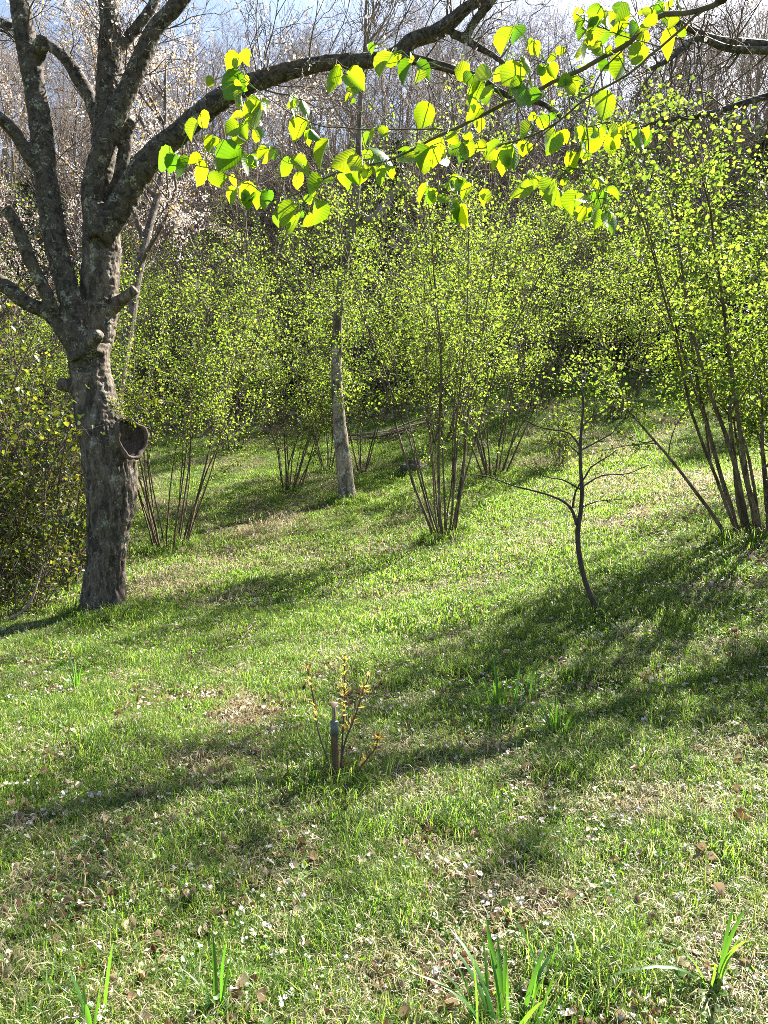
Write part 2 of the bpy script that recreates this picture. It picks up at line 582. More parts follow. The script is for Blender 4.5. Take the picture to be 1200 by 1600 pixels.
def make_hazel(rng, H, n_stems, spread, n_leaf, lsize, start=0.28, rb=0.16, rs=(0.012, 0.026), lean=(0, 0), twigs=5, sides=5):
    """stems mesh, twigs mesh and leaves mesh of a many-stemmed hazel"""
    st, tw, lf = [], MB(), MB()
    LP, LD = [], []
    for s in range(n_stems):
        az = 2 * np.pi * (s + rng.uniform(-.4, .4)) / n_stems
        ln = spread * rng.uniform(0.35, 1.0)
        b = np.array([math.cos(az), math.sin(az), 0]) * rb * rng.uniform(0.3, 1.0) + np.array([0, 0, -0.12])
        d = np.array([math.cos(az) * ln + lean[0], math.sin(az) * ln + lean[1], 1.0])
        L = H * rng.uniform(0.72, 1.05) * math.sqrt(1 + ln * ln) * (1.0 if rng.random() > .25 else .6)
        r = rng.uniform(*rs)
        P, R = grow(b, d, L, r, 0.004, 12, rng, 0.06, 0.02 if ln < .3 else -0.005)
        m_ = MB()
        tube(m_, P, R, sides)
        st.append(m_)
        for q in range(int(rng.integers(9, 15))):
            t = rng.uniform(start, 0.97)
            k = t * 11
            i0 = int(k)
            p = P[i0] + (P[min(i0 + 1, 11)] - P[i0]) * (k - i0)
            tg = nrm(P[min(i0 + 1, 11)] - P[max(i0 - 1, 0)])
            bd = side_dir(tg, rng, rng.uniform(0.6, 1.15))
            bl = rng.uniform(0.45, 1.25) * (1.25 - 0.6 * t) * H / 4.8
            B, BR = grow(p, bd, bl, max(0.004, R[i0] * 0.45), 0.0022, 6, rng, 0.13, 0.03)
            tube(tw, B, BR, 4, cap=False)
            for v in (1, 2, 3, 4, 5):
                for _ in range(2):
                    LP.append(B[v] + rng.normal(0, 0.03, 3))
                    LD.append(side_dir(nrm(B[v] - B[v - 1]), rng, 1.0))
            for w in range(int(rng.integers(2, twigs + 1))):
                v = int(rng.integers(1, 6))
                dd = side_dir(nrm(B[v] - B[v - 1]), rng, rng.uniform(0.5, 1.1))
                T, TR = grow(B[v], dd, rng.uniform(0.18, 0.5) * H / 4.8, 0.0028, 0.0014, 4, rng, 0.15, 0.02)
                tube(tw, T, TR, 3, cap=False)
                for v2 in (1, 2, 3):
                    for _ in range(2):
                        LP.append(T[v2] + rng.normal(0, 0.03, 3))
                        LD.append(side_dir(nrm(T[v2] - T[v2 - 1]), rng, 0.9))
    LP, LD = np.array(LP), np.array(LD)
    # leaves hang in sprays round the twigs
    pick = rng.random(len(LP)) ** 2.2
    idx = rng.choice(len(LP), n_leaf, p=pick / pick.sum())
    P = LP[idx] + rng.normal(0, 0.05, (n_leaf, 3))
    D = LD[idx] * 0.8 + rng.normal(0, 0.5, (n_leaf, 3)) + np.array([0, 0, -0.35])
    N = np.array([0, 0, 1.0]) + rng.normal(0, 0.65, (n_leaf, 3))
    leaves(lf, P, D, N, lsize * rng.uniform(0.55, 1.25, n_leaf), 0.42, 0.14)
    return st, tw, lf


def hazel_meshes(*a, **k):
    bark = k.pop('bark', 'hazel_bark')
    leafm = k.pop('leaf', 'hazel_leaf')
    st, tw, lf = make_hazel(*a, **k)
    return [s.mesh('stem', M[bark]) for s in st], tw.mesh('twigs', M['twig']), lf.mesh('foliage', M[leafm])


def plant_hazel(name, label, cat, loc, meshes, rz=0.0, s=1.0, group=None):
    t = thing(name, label, cat, loc, rz, group)
    t.scale = (s, s, s)
    for sm in meshes[0]:
        link('stem', sm, t)
    tag(link('twigs', meshes[1], t), kind='stuff')
    tag(link('foliage', meshes[2], t), kind='stuff')
    return t


def make_bare(rng, H, r0, depth=3, lean=(0, 0), nb=9, up=0.05, fork=0.35):
    """trunk mesh and branch mesh of a leafless woodland tree"""
    tr, br = MB(), MB()
    P, R = grow([0, 0, -0.3], [lean[0], lean[1], 1], H, r0, r0 * 0.12, 12, rng, 0.06, 0.03)
    R = R * (1 + 0.35 * np.exp(-np.arange(12) / 0.7))
    tube(tr, P, R, 7)

    def rec(P, R, dep, L):
        n = nb if dep == depth else 6
        for q in range(n):
            t = rng.uniform(fork if dep == depth else 0.15, 1.0)
            k = t * (len(P) - 1)
            i0 = min(int(k), len(P) - 2)
            p = P[i0] + (P[i0 + 1] - P[i0]) * (k - i0)
            d = side_dir(nrm(P[i0 + 1] - P[i0]), rng, rng.uniform(0.45, 1.0))
            l = L * rng.uniform(0.45, 0.8) * (1.15 - 0.45 * t)
            B, BR = grow(p, d, l, max(R[i0] * 0.55, 0.005), 0.004, 6 if dep > 1 else 4, rng, 0.16, up)
            tube(br, B, BR, 4 if dep > 1 else 3, cap=False)
            if dep > 1:
                rec(B, BR, dep - 1, l)
    rec(P, R, depth, H * 0.6)
    return tr, br, P, R


# ------------------------------------------------------------------ big cherry tree (left)
def build_cherry():
    base = at(162, 966)
    Y0 = base[1] + 0.2
    k = Y0 / F

    def CH(rows, dy0=0.0):
        out = []
        for r in rows:
            x, y, w = r[:3]
            w = w * (0.92 if y < 540 else 1.0)
            dy = r[3] if len(r) > 3 else dy0
            p = ray(x, y, Y0 + dy)
            out.append((*p, w * k))
        return out
    chains = {
        'trunk': CH([(160, 990, 39), (162, 960, 35), (165, 900, 31.5), (168, 850, 31), (173, 800, 34), (171, 735, 40), (165, 690, 38), (150, 633, 34), (141, 583, 29), (136, 540, 33)]),
        'limb_a': CH([(136, 560, 26), (122, 520, 24), (110, 467, 19), (88, 383, 18), (74, 300, 18), (64, 200, 17.5), (48, 100, 17), (36, 33, 16), (24, -40, 14), (6, -140, 11), (-20, -260, 7)], -0.10),
        'limb_b': CH([(140, 560, 26), (152, 500, 31), (156, 440, 31), (160, 380, 30), (158, 335, 27)], 0.12),
        'limb_e': CH([(156, 370, 18), (144, 310, 17), (150, 262, 16.5), (168, 215, 17), (188, 165, 17), (206, 125, 15), (222, 88, 14), (243, 45, 13), (276, 8, 12), (330, -60, 9), (400, -150, 6)], -0.05),
        'limb_f': CH([(156, 360, 20), (158, 300, 20), (162, 230, 20), (170, 140, 20), (172, 60, 18), (168, -10, 16), (160, -110, 12), (170, -240, 7)], 0.22),
        'limb_g': CH([(160, 220, 11, .22), (143, 160, 12, .3), (124, 124, 12, .35), (103, 92, 10, .4), (80, 73, 9, .45), (50, 58, 8, .5), (0, 34, 8, .6), (-60, 0, 6, .7)]),
        'limb_h': CH([(172, 90, 10, .22), (197, 63, 9.5, .3), (217, 38, 9, .35), (240, 5, 8, .4), (262, -60, 6, .5), (270, -150, 4, .5)]),
        'limb_d': CH([(a_, b_, c_ * .88, d_) for a_, b_, c_, d_ in [(158, 372, 24, .0), (186, 325, 24, -.02), (206, 290, 23, -.05), (227, 258, 22, -.1), (253, 228, 20, -.12), (279, 210, 20, -.15), (312, 180, 19, -.2), (347, 153, 18, -.25), (383, 134, 17, -.28), (425, 119, 15, -.3), (467, 107, 14, -.3), (517, 97, 13, -.3), (567, 95, 13, -.3), (615, 87, 13, -.3), (645, 63, 13, -.3), (683, 50, 14, -.3), (706, 33, 13, -.3), (730, 12, 10, -.3), (770, -14, 8, -.3), (830, -60, 6, -.3)]]),
        'limb_d_low': CH([(610, 88, 9, -.3), (653, 94, 8, -.32), (687, 103, 7.5, -.35), (720, 113, 7, -.38), (753, 124, 6, -.4), (790, 148, 5, -.42), (850, 163, 4.5, -.45), (880, 185, 3.5, -.45)]),
        'limb_d_mid': CH([(706, 52, 7, -.3), (727, 61, 7, -.33), (750, 75, 5.5, -.36), (773, 88, 4.5, -.4), (800, 110, 3.5, -.4)]),
        'limb_d_up': CH([(727, 62, 7, -.33), (735, 45, 7, -.36), (748, 25, 7, -.4), (765, 5, 7, -.45), (790, -25, 5, -.5)]),
        'limb_c': CH([(124, 548, 17, -.1), (100, 520, 13, -.15), (77, 492, 12, -.2), (40, 472, 12, -.25), (7, 446, 12, -.3), (-50, 410, 10, -.35), (-120, 380, 7, -.4)]),
        'limb_j': CH([(84, 492, 10, -.22), (74, 462, 10.5, -.26), (58, 430, 10, -.3), (41, 393, 10, -.34), (22, 345, 9, -.38), (8, 327, 9.5, -.4)]),
        'limb_k': CH([(66, 268, 9, -.1), (48, 250, 10, -.14), (27, 213, 10, -.2), (6, 190, 10, -.25), (-40, 150, 8, -.3), (-90, 80, 6, -.3)]),
        'limb_stub': CH([(165, 320, 12, .15), (185, 285, 11, .1), (194, 240, 11, .08), (199, 205, 10, .06), (208, 188, 8, .05)]),
        'knot_left': CH([(130, 608, 13, -.02), (112, 604, 10, -.05), (91, 599, 10, -.08)]),
        'knot_front': CH([(136, 560, 12, -.12), (146, 532, 12, -.22), (157, 520, 8, -.27)]),
        'knot_right': CH([(175, 480, 13, .1), (197, 463, 9, .02), (212, 451, 8, .0)]),
        'knot_up': CH([(56, 95, 12, -.1), (64, 70, 12, -.2), (68, 56, 7, -.23)]),
        'scar_boss': CH([(165, 700, 36, .0), (184, 688, 29, -.06), (200, 684, 24, -.11)]),
        'root_left': CH([(152, 925, 18, -.05), (138, 962, 15, -.1), (120, 986, 10, -.16)]),
        'root_right': CH([(174, 920, 18, -.04), (186, 955, 15, -.08), (203, 982, 10, -.12)]),
    }
    res = {n: catmull(c, 0.05) for n, c in chains.items()}
    mb = MB()
    for n, c in res.items():
        tube(mb, c[:, :3], c[:, 3], 14 if c[:, 3].max() > 0.06 else 10)
    tmp = bpy.data.objects.new('remesh_source', mb.mesh('remesh_source'))
    C.objects.link(tmp)
    md = tmp.modifiers.new('r', 'REMESH')
    md.mode = 'VOXEL'
    md.voxel_size = 0.0125
    sm = tmp.modifiers.new('s', 'SMOOTH')
    sm.factor = 0.6
    sm.iterations = 4
    dg = bpy.context.evaluated_depsgraph_get()
    me = bpy.data.meshes.new_from_object(tmp.evaluated_get(dg))
    V = np.empty(len(me.vertices) * 3, np.float32)
    me.vertices.foreach_get('co', V)
    V = V.reshape(-1, 3).astype(float)
    Nn = np.empty(len(me.vertices) * 3, np.float32)
    me.vertices.foreach_get('normal', Nn)
    Nn = Nn.reshape(-1, 3)
    Q = np.empty(len(me.loops), np.int32)
    me.loops.foreach_get('vertex_index', Q)
    Q = Q.reshape(-1, 4)
    bpy.data.objects.remove(tmp)
    # which chain owns each vertex
    best = np.full(len(V), 1e9)
    own = np.zeros(len(V), int)
    rad = np.zeros(len(V))
    names = list(res)
    for ci, n in enumerate(names):
        c = res[n]
        for row in c[::2]:
            d = np.linalg.norm(V - row[:3], axis=1) - row[3]
            hit = d < best
            best[hit] = d[hit]
            own[hit] = ci
            rad[hit] = row[3]
    hgt = V[:, 2] - base[2]
    low = 1 - sstep(1.2, 2.4, hgt)
    fur = fbm(V * np.array([11, 11, 2.2]), 4, 3)
    fur = 1 - np.abs(fur) * 1.5                         # ridged furrows
    plate = fbm(V * np.array([30, 30, 16]), 3, 7)
    band = fbm(V * np.array([7, 7, 40]), 3, 17)
    lump = fbm(V * 4.0, 2, 29)
    amp = np.clip(rad / 0.2, 0.25, 1.0)
    fur2 = 1 - np.abs(fbm(V * np.array([24, 24, 4.0]), 3, 53)) * 1.6
    disp = amp * (0.012 * low * fur + 0.012 * (0.3 + low) * fur2 + 0.009 * plate + 0.008 * (1 - low) * band + 0.016 * lump - 0.012 * low)
    crack = np.clip(-fbm(V * np.array([7, 7, 1.2]), 3, 41) - 0.42, 0, 1)
    disp -= amp * low * crack * 0.07
    V = V + Nn * disp[:, None]
    tree = thing('cherry_tree', 'old lichened cherry tree with a large pruning scar and a long limb arching right', 'tree', base)
    bl = Vector(base)
    fown = own[Q[:, 0]]
    group = {'trunk': 'trunk', 'scar_boss': 'trunk', 'root_left': 'trunk', 'root_right': 'trunk', 'knot_left': 'trunk', 'knot_front': 'trunk', 'knot_right': 'trunk', 'knot_up': 'limb_a', 'limb_b': 'trunk',
             'limb_d_low': 'limb_d', 'limb_d_mid': 'limb_d', 'limb_d_up': 'limb_d'}
    target = [group.get(n, n) for n in names]
    for g in sorted(set(target)):
        ids = [i for i, n in enumerate(target) if n == g]
        sel = Q[np.isin(fown, ids)]
        if not len(sel):
            continue
        u, inv = np.unique(sel, return_inverse=True)
        m_ = MB()
        m_.add(V[u] - base, inv.reshape(-1, 4))
        o = m_.build('trunk' if g == 'trunk' else ('broken_stub' if g == 'limb_stub' else 'limb'), M['cherry_bark' if g in ('trunk',) else 'limb_bark'], tree)
        if g == 'limb_d':
            o['label'] = 'long dark limb arching over the lawn to the right'
    # pruning scar: rolled rim round a hollow face of dark wood
    c = ray(204, 684, Y0 - 0.15)
    n = nrm(np.array([0.78, -0.62, 0.08]))
    u = nrm(np.cross([0, 0, 1], n))
    w = np.cross(n, u)
    R = 29 * k
    a = np.linspace(0, 2 * np.pi, 36, endpoint=False)
    rr = R * (1 + 0.10 * np.cos(a * 2 + 1) + 0.07 * np.cos(a * 3) + 0.03 * np.cos(a * 7 + 2))
    rows = np.stack([c + n * (0.012 + 0.012 * math.sin(3 * x)) + u * r * math.cos(x) * 0.80 * (1 + 0.22 * math.sin(x)) + w * r * math.sin(x) * (0.98 if math.sin(x) > 0 else 1.15) for x, r in zip(a, rr)])
    sides = 9
    b = np.linspace(0, 2 * np.pi, sides, endpoint=False)
    rim = MB()
    Vr = []
    for q in range(36):
        o_ = nrm(rows[q] - c)
        tr_ = 0.022 + 0.006 * math.sin(5 * a[q]) + 0.003 * math.sin(13 * a[q])
        for t in b:
            Vr.append(rows[q] + o_ * tr_ * math.cos(t) + n * tr_ * 1.2 * math.sin(t) - base)
    I = np.arange(36)[:, None] * sides
    J = np.arange(sides)[None]
    I2 = ((np.arange(36) + 1) % 36)[:, None] * sides
    rim.add(np.array(Vr), np.stack([I + J, I2 + J, I2 + (J + 1) % sides, I + (J + 1) % sides], -1).reshape(-1, 4))
    sc = MB()
    Vs = []
    for ring in range(7):
        f = ring / 6
        for q in range(36):
            Vs.append(c + (rows[q] - c) * f + n * (-0.014 + 0.010 * math.sin(9 * a[q]) * f * (1 - f) + 0.006 * RNG.normal()) - base)
    I = np.arange(6)[:, None] * 36
    J = np.arange(36)[None]
    sc.add(np.array(Vs), np.stack([I + J, I + (J + 1) % 36, I + 36 + (J + 1) % 36, I + 36 + J], -1).reshape(-1, 4))
    so = sc.build('pruning_scar', M['scar_wood'], tree)
    rim.build('rim', M['scar_rim'], so)
    # moss cushion above the scar
    mo = MB()
    npt = 240
    t = RNG.uniform(0, 1, npt)
    pc = np.stack([ray(172 + 40 * q, 628 + 30 * q + RNG.normal(0, 6), Y0 - 0.24 + 0.03 * q) for q in t]) + RNG.normal(0, 0.02, (npt, 3))
    leaves(mo, pc - base, RNG.normal(0, 1, (npt, 3)) + [0, -0.5, .3], RNG.normal(0, 1, (npt, 3)), 0.022, 0.4)
    tag(mo.build('moss', M['bush_leaf'], tree), kind='stuff')
    # shoots, twigs and blossom on the limbs
    rng = np.random.default_rng(5)
    tw, bl_, br_ = MB(), MB(), MB()
    BP = []

    def shoot(p, d, l, r, lev):
        S, SR = grow(p, d, l, r, 0.0025, 8, rng, 0.16, 0.05)
        tube(tw, S - base, SR, 5 if r > .006 else 4, cap=False)
        for v in range(2, 8):
            if lev > 0 and rng.random() < 0.75:
                shoot(S[v], side_dir(nrm(S[v] - S[v - 1]), rng, rng.uniform(.5, 1.0)), l * rng.uniform(.3, .6), r * .5, lev - 1)
            BP.append(S[v])
    for n, cnt, lo, length in (('limb_d', 34, 0.28, 0.9), ('limb_d_low', 14, 0.1, 0.6), ('limb_d_mid', 8, .2, .5), ('limb_d_up', 8, .2, .8), ('limb_e', 16, 0.35, 0.8), ('limb_f', 16, .35, .9),
                               ('limb_a', 16, .3, .8), ('limb_g', 8, .2, .6), ('limb_h', 10, .2, .8), ('limb_k', 6, .3, .5), ('limb_stub', 5, .5, .4), ('limb_c', 5, .4, .5)):
        c = res[n]
        for q in range(cnt):
            i0 = int((lo + (1 - lo) * rng.random()) * (len(c) - 2))
            tg = nrm(c[i0 + 1, :3] - c[i0, :3])
            d = nrm(side_dir(tg, rng, 1.1) + np.array([0, 0, 0.45]))
            shoot(c[i0, :3], d, length * rng.uniform(.4, 1.1), rng.uniform(.005, .011), 2 if length > .7 else 1)
    tag(tw.build('twigs', M['twig'], tree), kind='stuff')
    BP = np.array(BP)
    hi = BP[BP[:, 2] > base[2] + 4.6]
    sel = hi[rng.integers(0, len(hi), 420)]
    nf = 5
    P = np.repeat(sel, nf * 5, 0)
    off = np.repeat(rng.normal(0, 0.05, (len(sel) * nf, 3)), 5, 0)
    ax = np.repeat(nrm(rng.normal(0, 1, (len(sel) * nf, 3))), 5, 0)
    e1 = nrm(np.cross(ax, [0.3, 0.5, 0.81]))
    e2 = np.cross(ax, e1)
    th = np.tile(np.arange(5) * 2 * np.pi / 5, len(sel) * nf)[:, None]
    D = e1 * np.cos(th) + e2 * np.sin(th)
    leaves(bl_, P + off - base, D + ax * .3, ax, 0.016, 0.42, 0.08)
    tag(bl_.build('blossom', M['petal'], tree), kind='stuff')
    return tree, base


cherry, cherry_base = build_cherry()


# ------------------------------------------------------------------ hazels
hr = np.random.default_rng(77)
hz_mid = hazel_meshes(hr, 5.2, 15, 0.40, 12500, 0.038, 0.44, 0.13, (0.011, 0.023), bark='hazel_bark')
hz_a = hazel_meshes(hr, 4.8, 17, 0.42, 12000, 0.036, 0.36, 0.24, (0.010, 0.021))
hz_b = hazel_meshes(hr, 4.6, 12, 0.42, 10500, 0.034, 0.34, 0.18, (0.010, 0.020))
hz_c = hazel_meshes(hr, 5.0, 17, 0.38, 11500, 0.036, 0.34, 0.26, (0.010, 0.020))
hz_right = hazel_meshes(hr, 3.9, 20, 0.38, 20000, 0.037, 0.36, 0.30, (0.012, 0.030), (-0.15, -0.02))
hz_lean = hazel_meshes(hr, 4.7, 12, 0.42, 11000, 0.034, 0.34, 0.18, (0.010, 0.020), (0.16, -0.16))
hz_small = hazel_meshes(hr, 1.7, 8, 0.35, 900, 0.05, 0.2, 0.12, (0.006, 0.012))
hz_few = hazel_meshes(hr, 4.2, 5, 0.30, 3500, 0.046, 0.4, 0.10, (0.012, 0.022))

HG = 'coppiced hazels on the slope'
plant_hazel('hazel', 'slim open hazel with dark straight stems fanning from the middle of the lawn', 'hazel', at(697, 838), hz_mid, 0.4, 1.0, HG)
plant_hazel('hazel', 'tall many-stemmed hazel rooted close behind the old cherry trunk', 'hazel', at(263, 855), hz_a, 1.3, 1.0, HG)
plant_hazel('hazel', 'large spreading hazel with thick brown stems at the right edge of the lawn', 'hazel', at(1196, 835), hz_right, 0.0, 1.0, HG)
plant_hazel('hazel', 'hazel clump with spreading stems just left of the pale trunk', 'hazel', at(453, 764), hz_lean, 0.0, 1.0, HG)
plant_hazel('hazel', 'hazel clump just right behind the slim middle hazel', 'hazel', at(770, 744), hz_b, 4.4, 1.05, HG)
plant_hazel('hazel', 'narrow hazel clump directly behind the pale trunk on its left side', 'hazel', at(512, 735), hz_few, 0.5, 1.1, HG)
plant_hazel('hazel', 'thin hazel of few stems directly right of the pale trunk', 'hazel', at(565, 737), hz_few, 3.5, 1.0, HG)
plant_hazel('hazel', 'small low hazel bush behind the thin dark sapling', 'hazel', at(876, 726), hz_small, 1.0, 0.8, HG)
plant_hazel('hazel', 'hazel in deep shade of dark dense stems at the upper right edge of the lawn', 'hazel', at(972, 652), hz_c, 1.0, 1.0, HG)
plant_hazel('hazel', 'hazel by the wood edge between the shaded hazel and the one behind the middle', 'hazel', at(838, 640), hz_c, 3.0, 1.0, HG)
plant_hazel('hazel', 'far hazel low on the left beside the worn path', 'hazel', at(362, 705), hz_c, 4.0, 0.95, HG)
plant_hazel('hazel', 'hazel seen through the stems of the slim middle hazel', 'hazel', at(690, 690), hz_a, 0.7, 1.0, HG)
for q, (px, d_, m_, s_) in enumerate([(240, 24, hz_a, 1.1), (420, 25.5, hz_c, 1.15), (660, 27, hz_c, 1.05), (790, 26, hz_a, 1.05), (1020, 25, hz_b, 1.1), (1120, 24, hz_a, 1.1), (1200, 22, hz_c, 1.1),
                                      (150, 20, hz_b, 1.0), (60, 17, hz_c, 1.0), (520, 31, hz_c, 1.1), (900, 29, hz_b, 1.1)]):
    x = (px - 600) / F * d_
    plant_hazel('hazel', 'one of the leafy hazels massed along the foot of the wooded hill', 'hazel', (x, d_, h1(x, d_)), m_, q * 1.7, s_, 'hazels along the foot of the hill')
for hx, hy, lab in ((5.3, 9.4, 'hazel whose outer twigs reach in at the right edge behind the large spreading hazel'),):
    plant_hazel('hazel', lab, 'hazel', (hx, hy, h1(hx, hy)), hz_a, 2.0, 0.80, HG)

# ------------------------------------------------------------------ left bushes
br = np.random.default_rng(31)
bush_a = hazel_meshes(br, 2.6, 24, 0.55, 3000, 0.055, 0.05, 0.5, (0.008, 0.016), leaf='bush_leaf', bark='twig')
bush_b = hazel_meshes(br, 1.7, 22, 0.7, 1900, 0.05, 0.03, 0.45, (0.006, 0.012), leaf='bush_leaf', bark='twig')
for lab, px, d_, m_, rz, s_ in [('yellow-green evergreen bush directly left of the old cherry trunk', 48, 9.0, bush_a, 0.3, 1.05),
                                ('taller dark bush at the left edge behind the cherry limbs', -40, 9.6, bush_a, 2.3, 1.3),
                                ('low bramble bush at the left edge nearest the lawn', 5, 7.9, bush_b, 1.1, 0.9),
                                ('low leafy bush showing between cherry trunk and hazel', 120, 10.2, bush_b, 4.0, .7),
                                ('leafy bush far left above the bramble', -110, 8.4, bush_a, 4.1, 1.1)]:
    x = (px - 600) / F * d_
    plant_hazel('bush', lab, 'bush', (x, d_, h1(x, d_)), m_, rz, s_, 'bushes left of the cherry tree')

dark_bush = hazel_meshes(br, 2.6, 14, 0.5, 6000, 0.09, 0.05, 0.5, (0.01, 0.02), leaf='ivy_leaf', bark='twig')  # dark leaf colour also stands in for tree shade at the right wood edge
for px, d_, lab in [(950, 24.5, 'evergreen bush toned dark for tree shade behind the shaded hazel'), (1030, 23.0, 'evergreen bush toned dark for tree shade at the wood edge left of the leaning pole'), (1095, 22.5, 'evergreen bush toned dark for tree shade at the wood edge behind the leaning pole'),
                    (1165, 21.5, 'evergreen bush toned dark for tree shade at the wood edge behind the right hazel'), (650, 26, 'dark bush at the wood edge above the brush pile'), (430, 24.5, 'dark bush at the wood edge at the far end of the path')]:
    x = (px - 600) / F * d_
    plant_hazel('bush', lab, 'bush', (x, d_, h1(x, d_)), dark_bush, px * .7, 1.0, 'dark bushes along the wood edge')

# ------------------------------------------------------------------ pale-trunk tree
def pale_tree():
    b = at(543, 784)
    Y0 = b[1] + 0.12
    k = Y0 / F
    rows = [(545, 800, 19), (543, 775, 16), (538, 730, 14), (532, 680, 12.5), (527, 620, 10.5), (526, 560, 9.5), (530, 470, 7.5), (543, 390, 6.5), (556, 320, 6), (560, 240, 5), (563, 160, 4), (570, 80, 3), (573, 0, 2.2), (585, -80, 2.5)]
    c = catmull([(*ray(x, y, Y0), w * k) for x, y, w in rows], 0.12)
    c[:, 3] *= 0.88
    n_ = len(c)
    sides = 18
    m_ = MB()
    tube(m_, c[:, :3] - b, c[:, 3], sides, rough=0.07)
    t = thing('pale_trunk_tree', 'tall tree with a pale peeling trunk standing in the sun in mid lawn', 'tree', b)
    fz = np.concatenate(m_.v)[m_.f[0][:, 0]]
    up_ = fz[:, 2] + .5 * fbm(fz * 3, 3, 2) > 2.6
    m_.m[0] = up_.astype(int)
    m_.build('trunk', [M['pale_bark'], M['brown_bark']], t)
    rng = np.random.default_rng(8)
    br = MB()

    def rec(P, R, dep, L, n, lo):
        for q in range(n):
            tt = rng.uniform(lo, 1)
            i0 = min(int(tt * (len(P) - 1)), len(P) - 2)
            d = side_dir(nrm(P[i0 + 1] - P[i0]), rng, rng.uniform(.4, .95))
            l = L * rng.uniform(.4, .9)
            B, BR = grow(P[i0], d, l, max(R[i0] * .5, .006), .004, 7, rng, .15, .06)
            tube(br, B - b, BR, 5 if dep > 1 else 3, cap=False)
            if dep > 0:
                rec(B, BR, dep - 1, l * .8, 6, .15)
    rec(c[:, :3], c[:, 3], 2, 2.2, 16, .5)
    tag(br.build('branches', M['grey_bark'], t), kind='stuff')
    lf, tw_ = MB(), MB()
    LP = []
    for q in range(46):
        i0 = int(rng.uniform(.17, .62) * len(c))
        B, BR = grow(c[i0, :3], side_dir(nrm(c[i0 + 1, :3] - c[i0, :3]), rng, 1.2), rng.uniform(.3, 1.1), .006, .002, 6, rng, .2, .02)
        tube(tw_, B - b, BR, 4, cap=False)
        LP.append(B[1:] - b)
    LP = np.concatenate(LP)
    n = 2600
    leaves(lf, LP[rng.integers(0, len(LP), n)] + rng.normal(0, .09, (n, 3)), rng.normal(0, .6, (n, 3)) + [0, 0, -.3], rng.normal(0, .6, (n, 3)) + [0, 0, 1], .048 * rng.uniform(.5, 1.2, n), .42, .14)
    tag(tw_.build('shoots', M['twig'], t), kind='stuff')
    tag(lf.build('foliage', M['hazel_leaf'], t), kind='stuff')
    lb = catmull([(*ray(556, 330, Y0), 6 * k), (*ray(580, 345, Y0 + .1), 8 * k), (*ray(608, 310, Y0 + .2), 6 * k), (*ray(640, 270, Y0 + .3), 4 * k)], .1)
    m_ = MB()
    tube(m_, lb[:, :3] - b, lb[:, 3], 8)
    m_.build('limb', M['grey_bark'], t)


pale_tree()

# ------------------------------------------------------------------ thin dark sapling
def sapling():
    b = at(938, 968)
    Y0 = b[1] + 0.02
    k = Y0 / F
    O = lambda x, y: (800 + x / 3, 500 + y / 3)
    stems = [[(412, 1400, 6.5), (372, 1300, 5.2), (336, 1200, 5), (315, 1100, 5), (308, 985, 5), (322, 900, 4.2), (328, 800, 4), (322, 700, 3.4), (320, 600, 3.2), (328, 480, 2.6), (335, 400, 2.2), (325, 330, 2), (280, 270, 1.6), (230, 190, 1.3), (185, 110, .9), (150, 60, .6)],
             [(306, 960, 4), (280, 890, 3), (240, 850, 2.4), (170, 820, 2), (100, 800, 1.7), (0, 775, 1.3), (-110, 735, 1), (-220, 720, .7)]]
    tw = [[(284, 880, 2), (300, 800, 1.6), (340, 740, 1.4), (370, 690, 1.2), (450, 640, .9), (490, 610, .6)], [(322, 795, 1.6), (240, 750, 1.2), (160, 735, .9), (60, 680, .6)],
          [(322, 600, 2), (270, 530, 1.5), (190, 515, 1.2), (110, 495, 1), (20, 440, .7)], [(325, 610, 1.6), (400, 570, 1.2), (470, 530, .9), (500, 490, .6)],
          [(332, 780, 1.6), (420, 730, 1.1), (540, 720, .8), (640, 680, .6)], [(330, 500, 1.2), (380, 450, .9), (430, 430, .6)], [(326, 640, 1.2), (270, 590, .9), (220, 590, .5)],
          [(322, 880, 1.1), (400, 850, .8), (520, 840, .5)], [(334, 410, 1.2), (300, 430, .8), (230, 400, .5)], [(325, 330, 1), (345, 260, .7), (330, 180, .5)]]
    t = thing('sapling', 'thin dark bare sapling with a bent trunk on the right of the lawn', 'tree', b)
    m_ = MB()
    for i, st in enumerate(stems):
        c = catmull([(*ray(*O(x, y), Y0 + (0 if i == 0 else -.15 * q / 7)), w * .82 * k) for q, (x, y, w) in enumerate(st)], .04)
        tube(m_, c[:, :3] - b, c[:, 3], 8, rough=.06)
        if i == 0:
            m_.build('trunk', M['dark_bark'], t)
            m_ = MB()
    m_.build('limb', M['dark_bark'], t)
    rng = np.random.default_rng(3)
    m_ = MB()
    for st in tw:
        z = rng.uniform(-.35, .35)
        c = catmull([(*ray(*O(x, y), Y0 + z * q / len(st)), w * k) for q, (x, y, w) in enumerate(st)], .05)
        tube(m_, c[:, :3] - b, c[:, 3], 5, cap=False)
        for q in range(7):
            i0 = int(rng.integers(2, len(c) - 1))
            T, TR = grow(c[i0, :3], side_dir(nrm(c[i0, :3] - c[i0 - 1, :3]), rng, .7), rng.uniform(.06, .25), .002, .001, 4, rng, .15, .03)
            tube(m_, T - b, TR, 3, cap=False)
    tag(m_.build('twigs', M['dark_bark'], t), kind='stuff')


sapling()

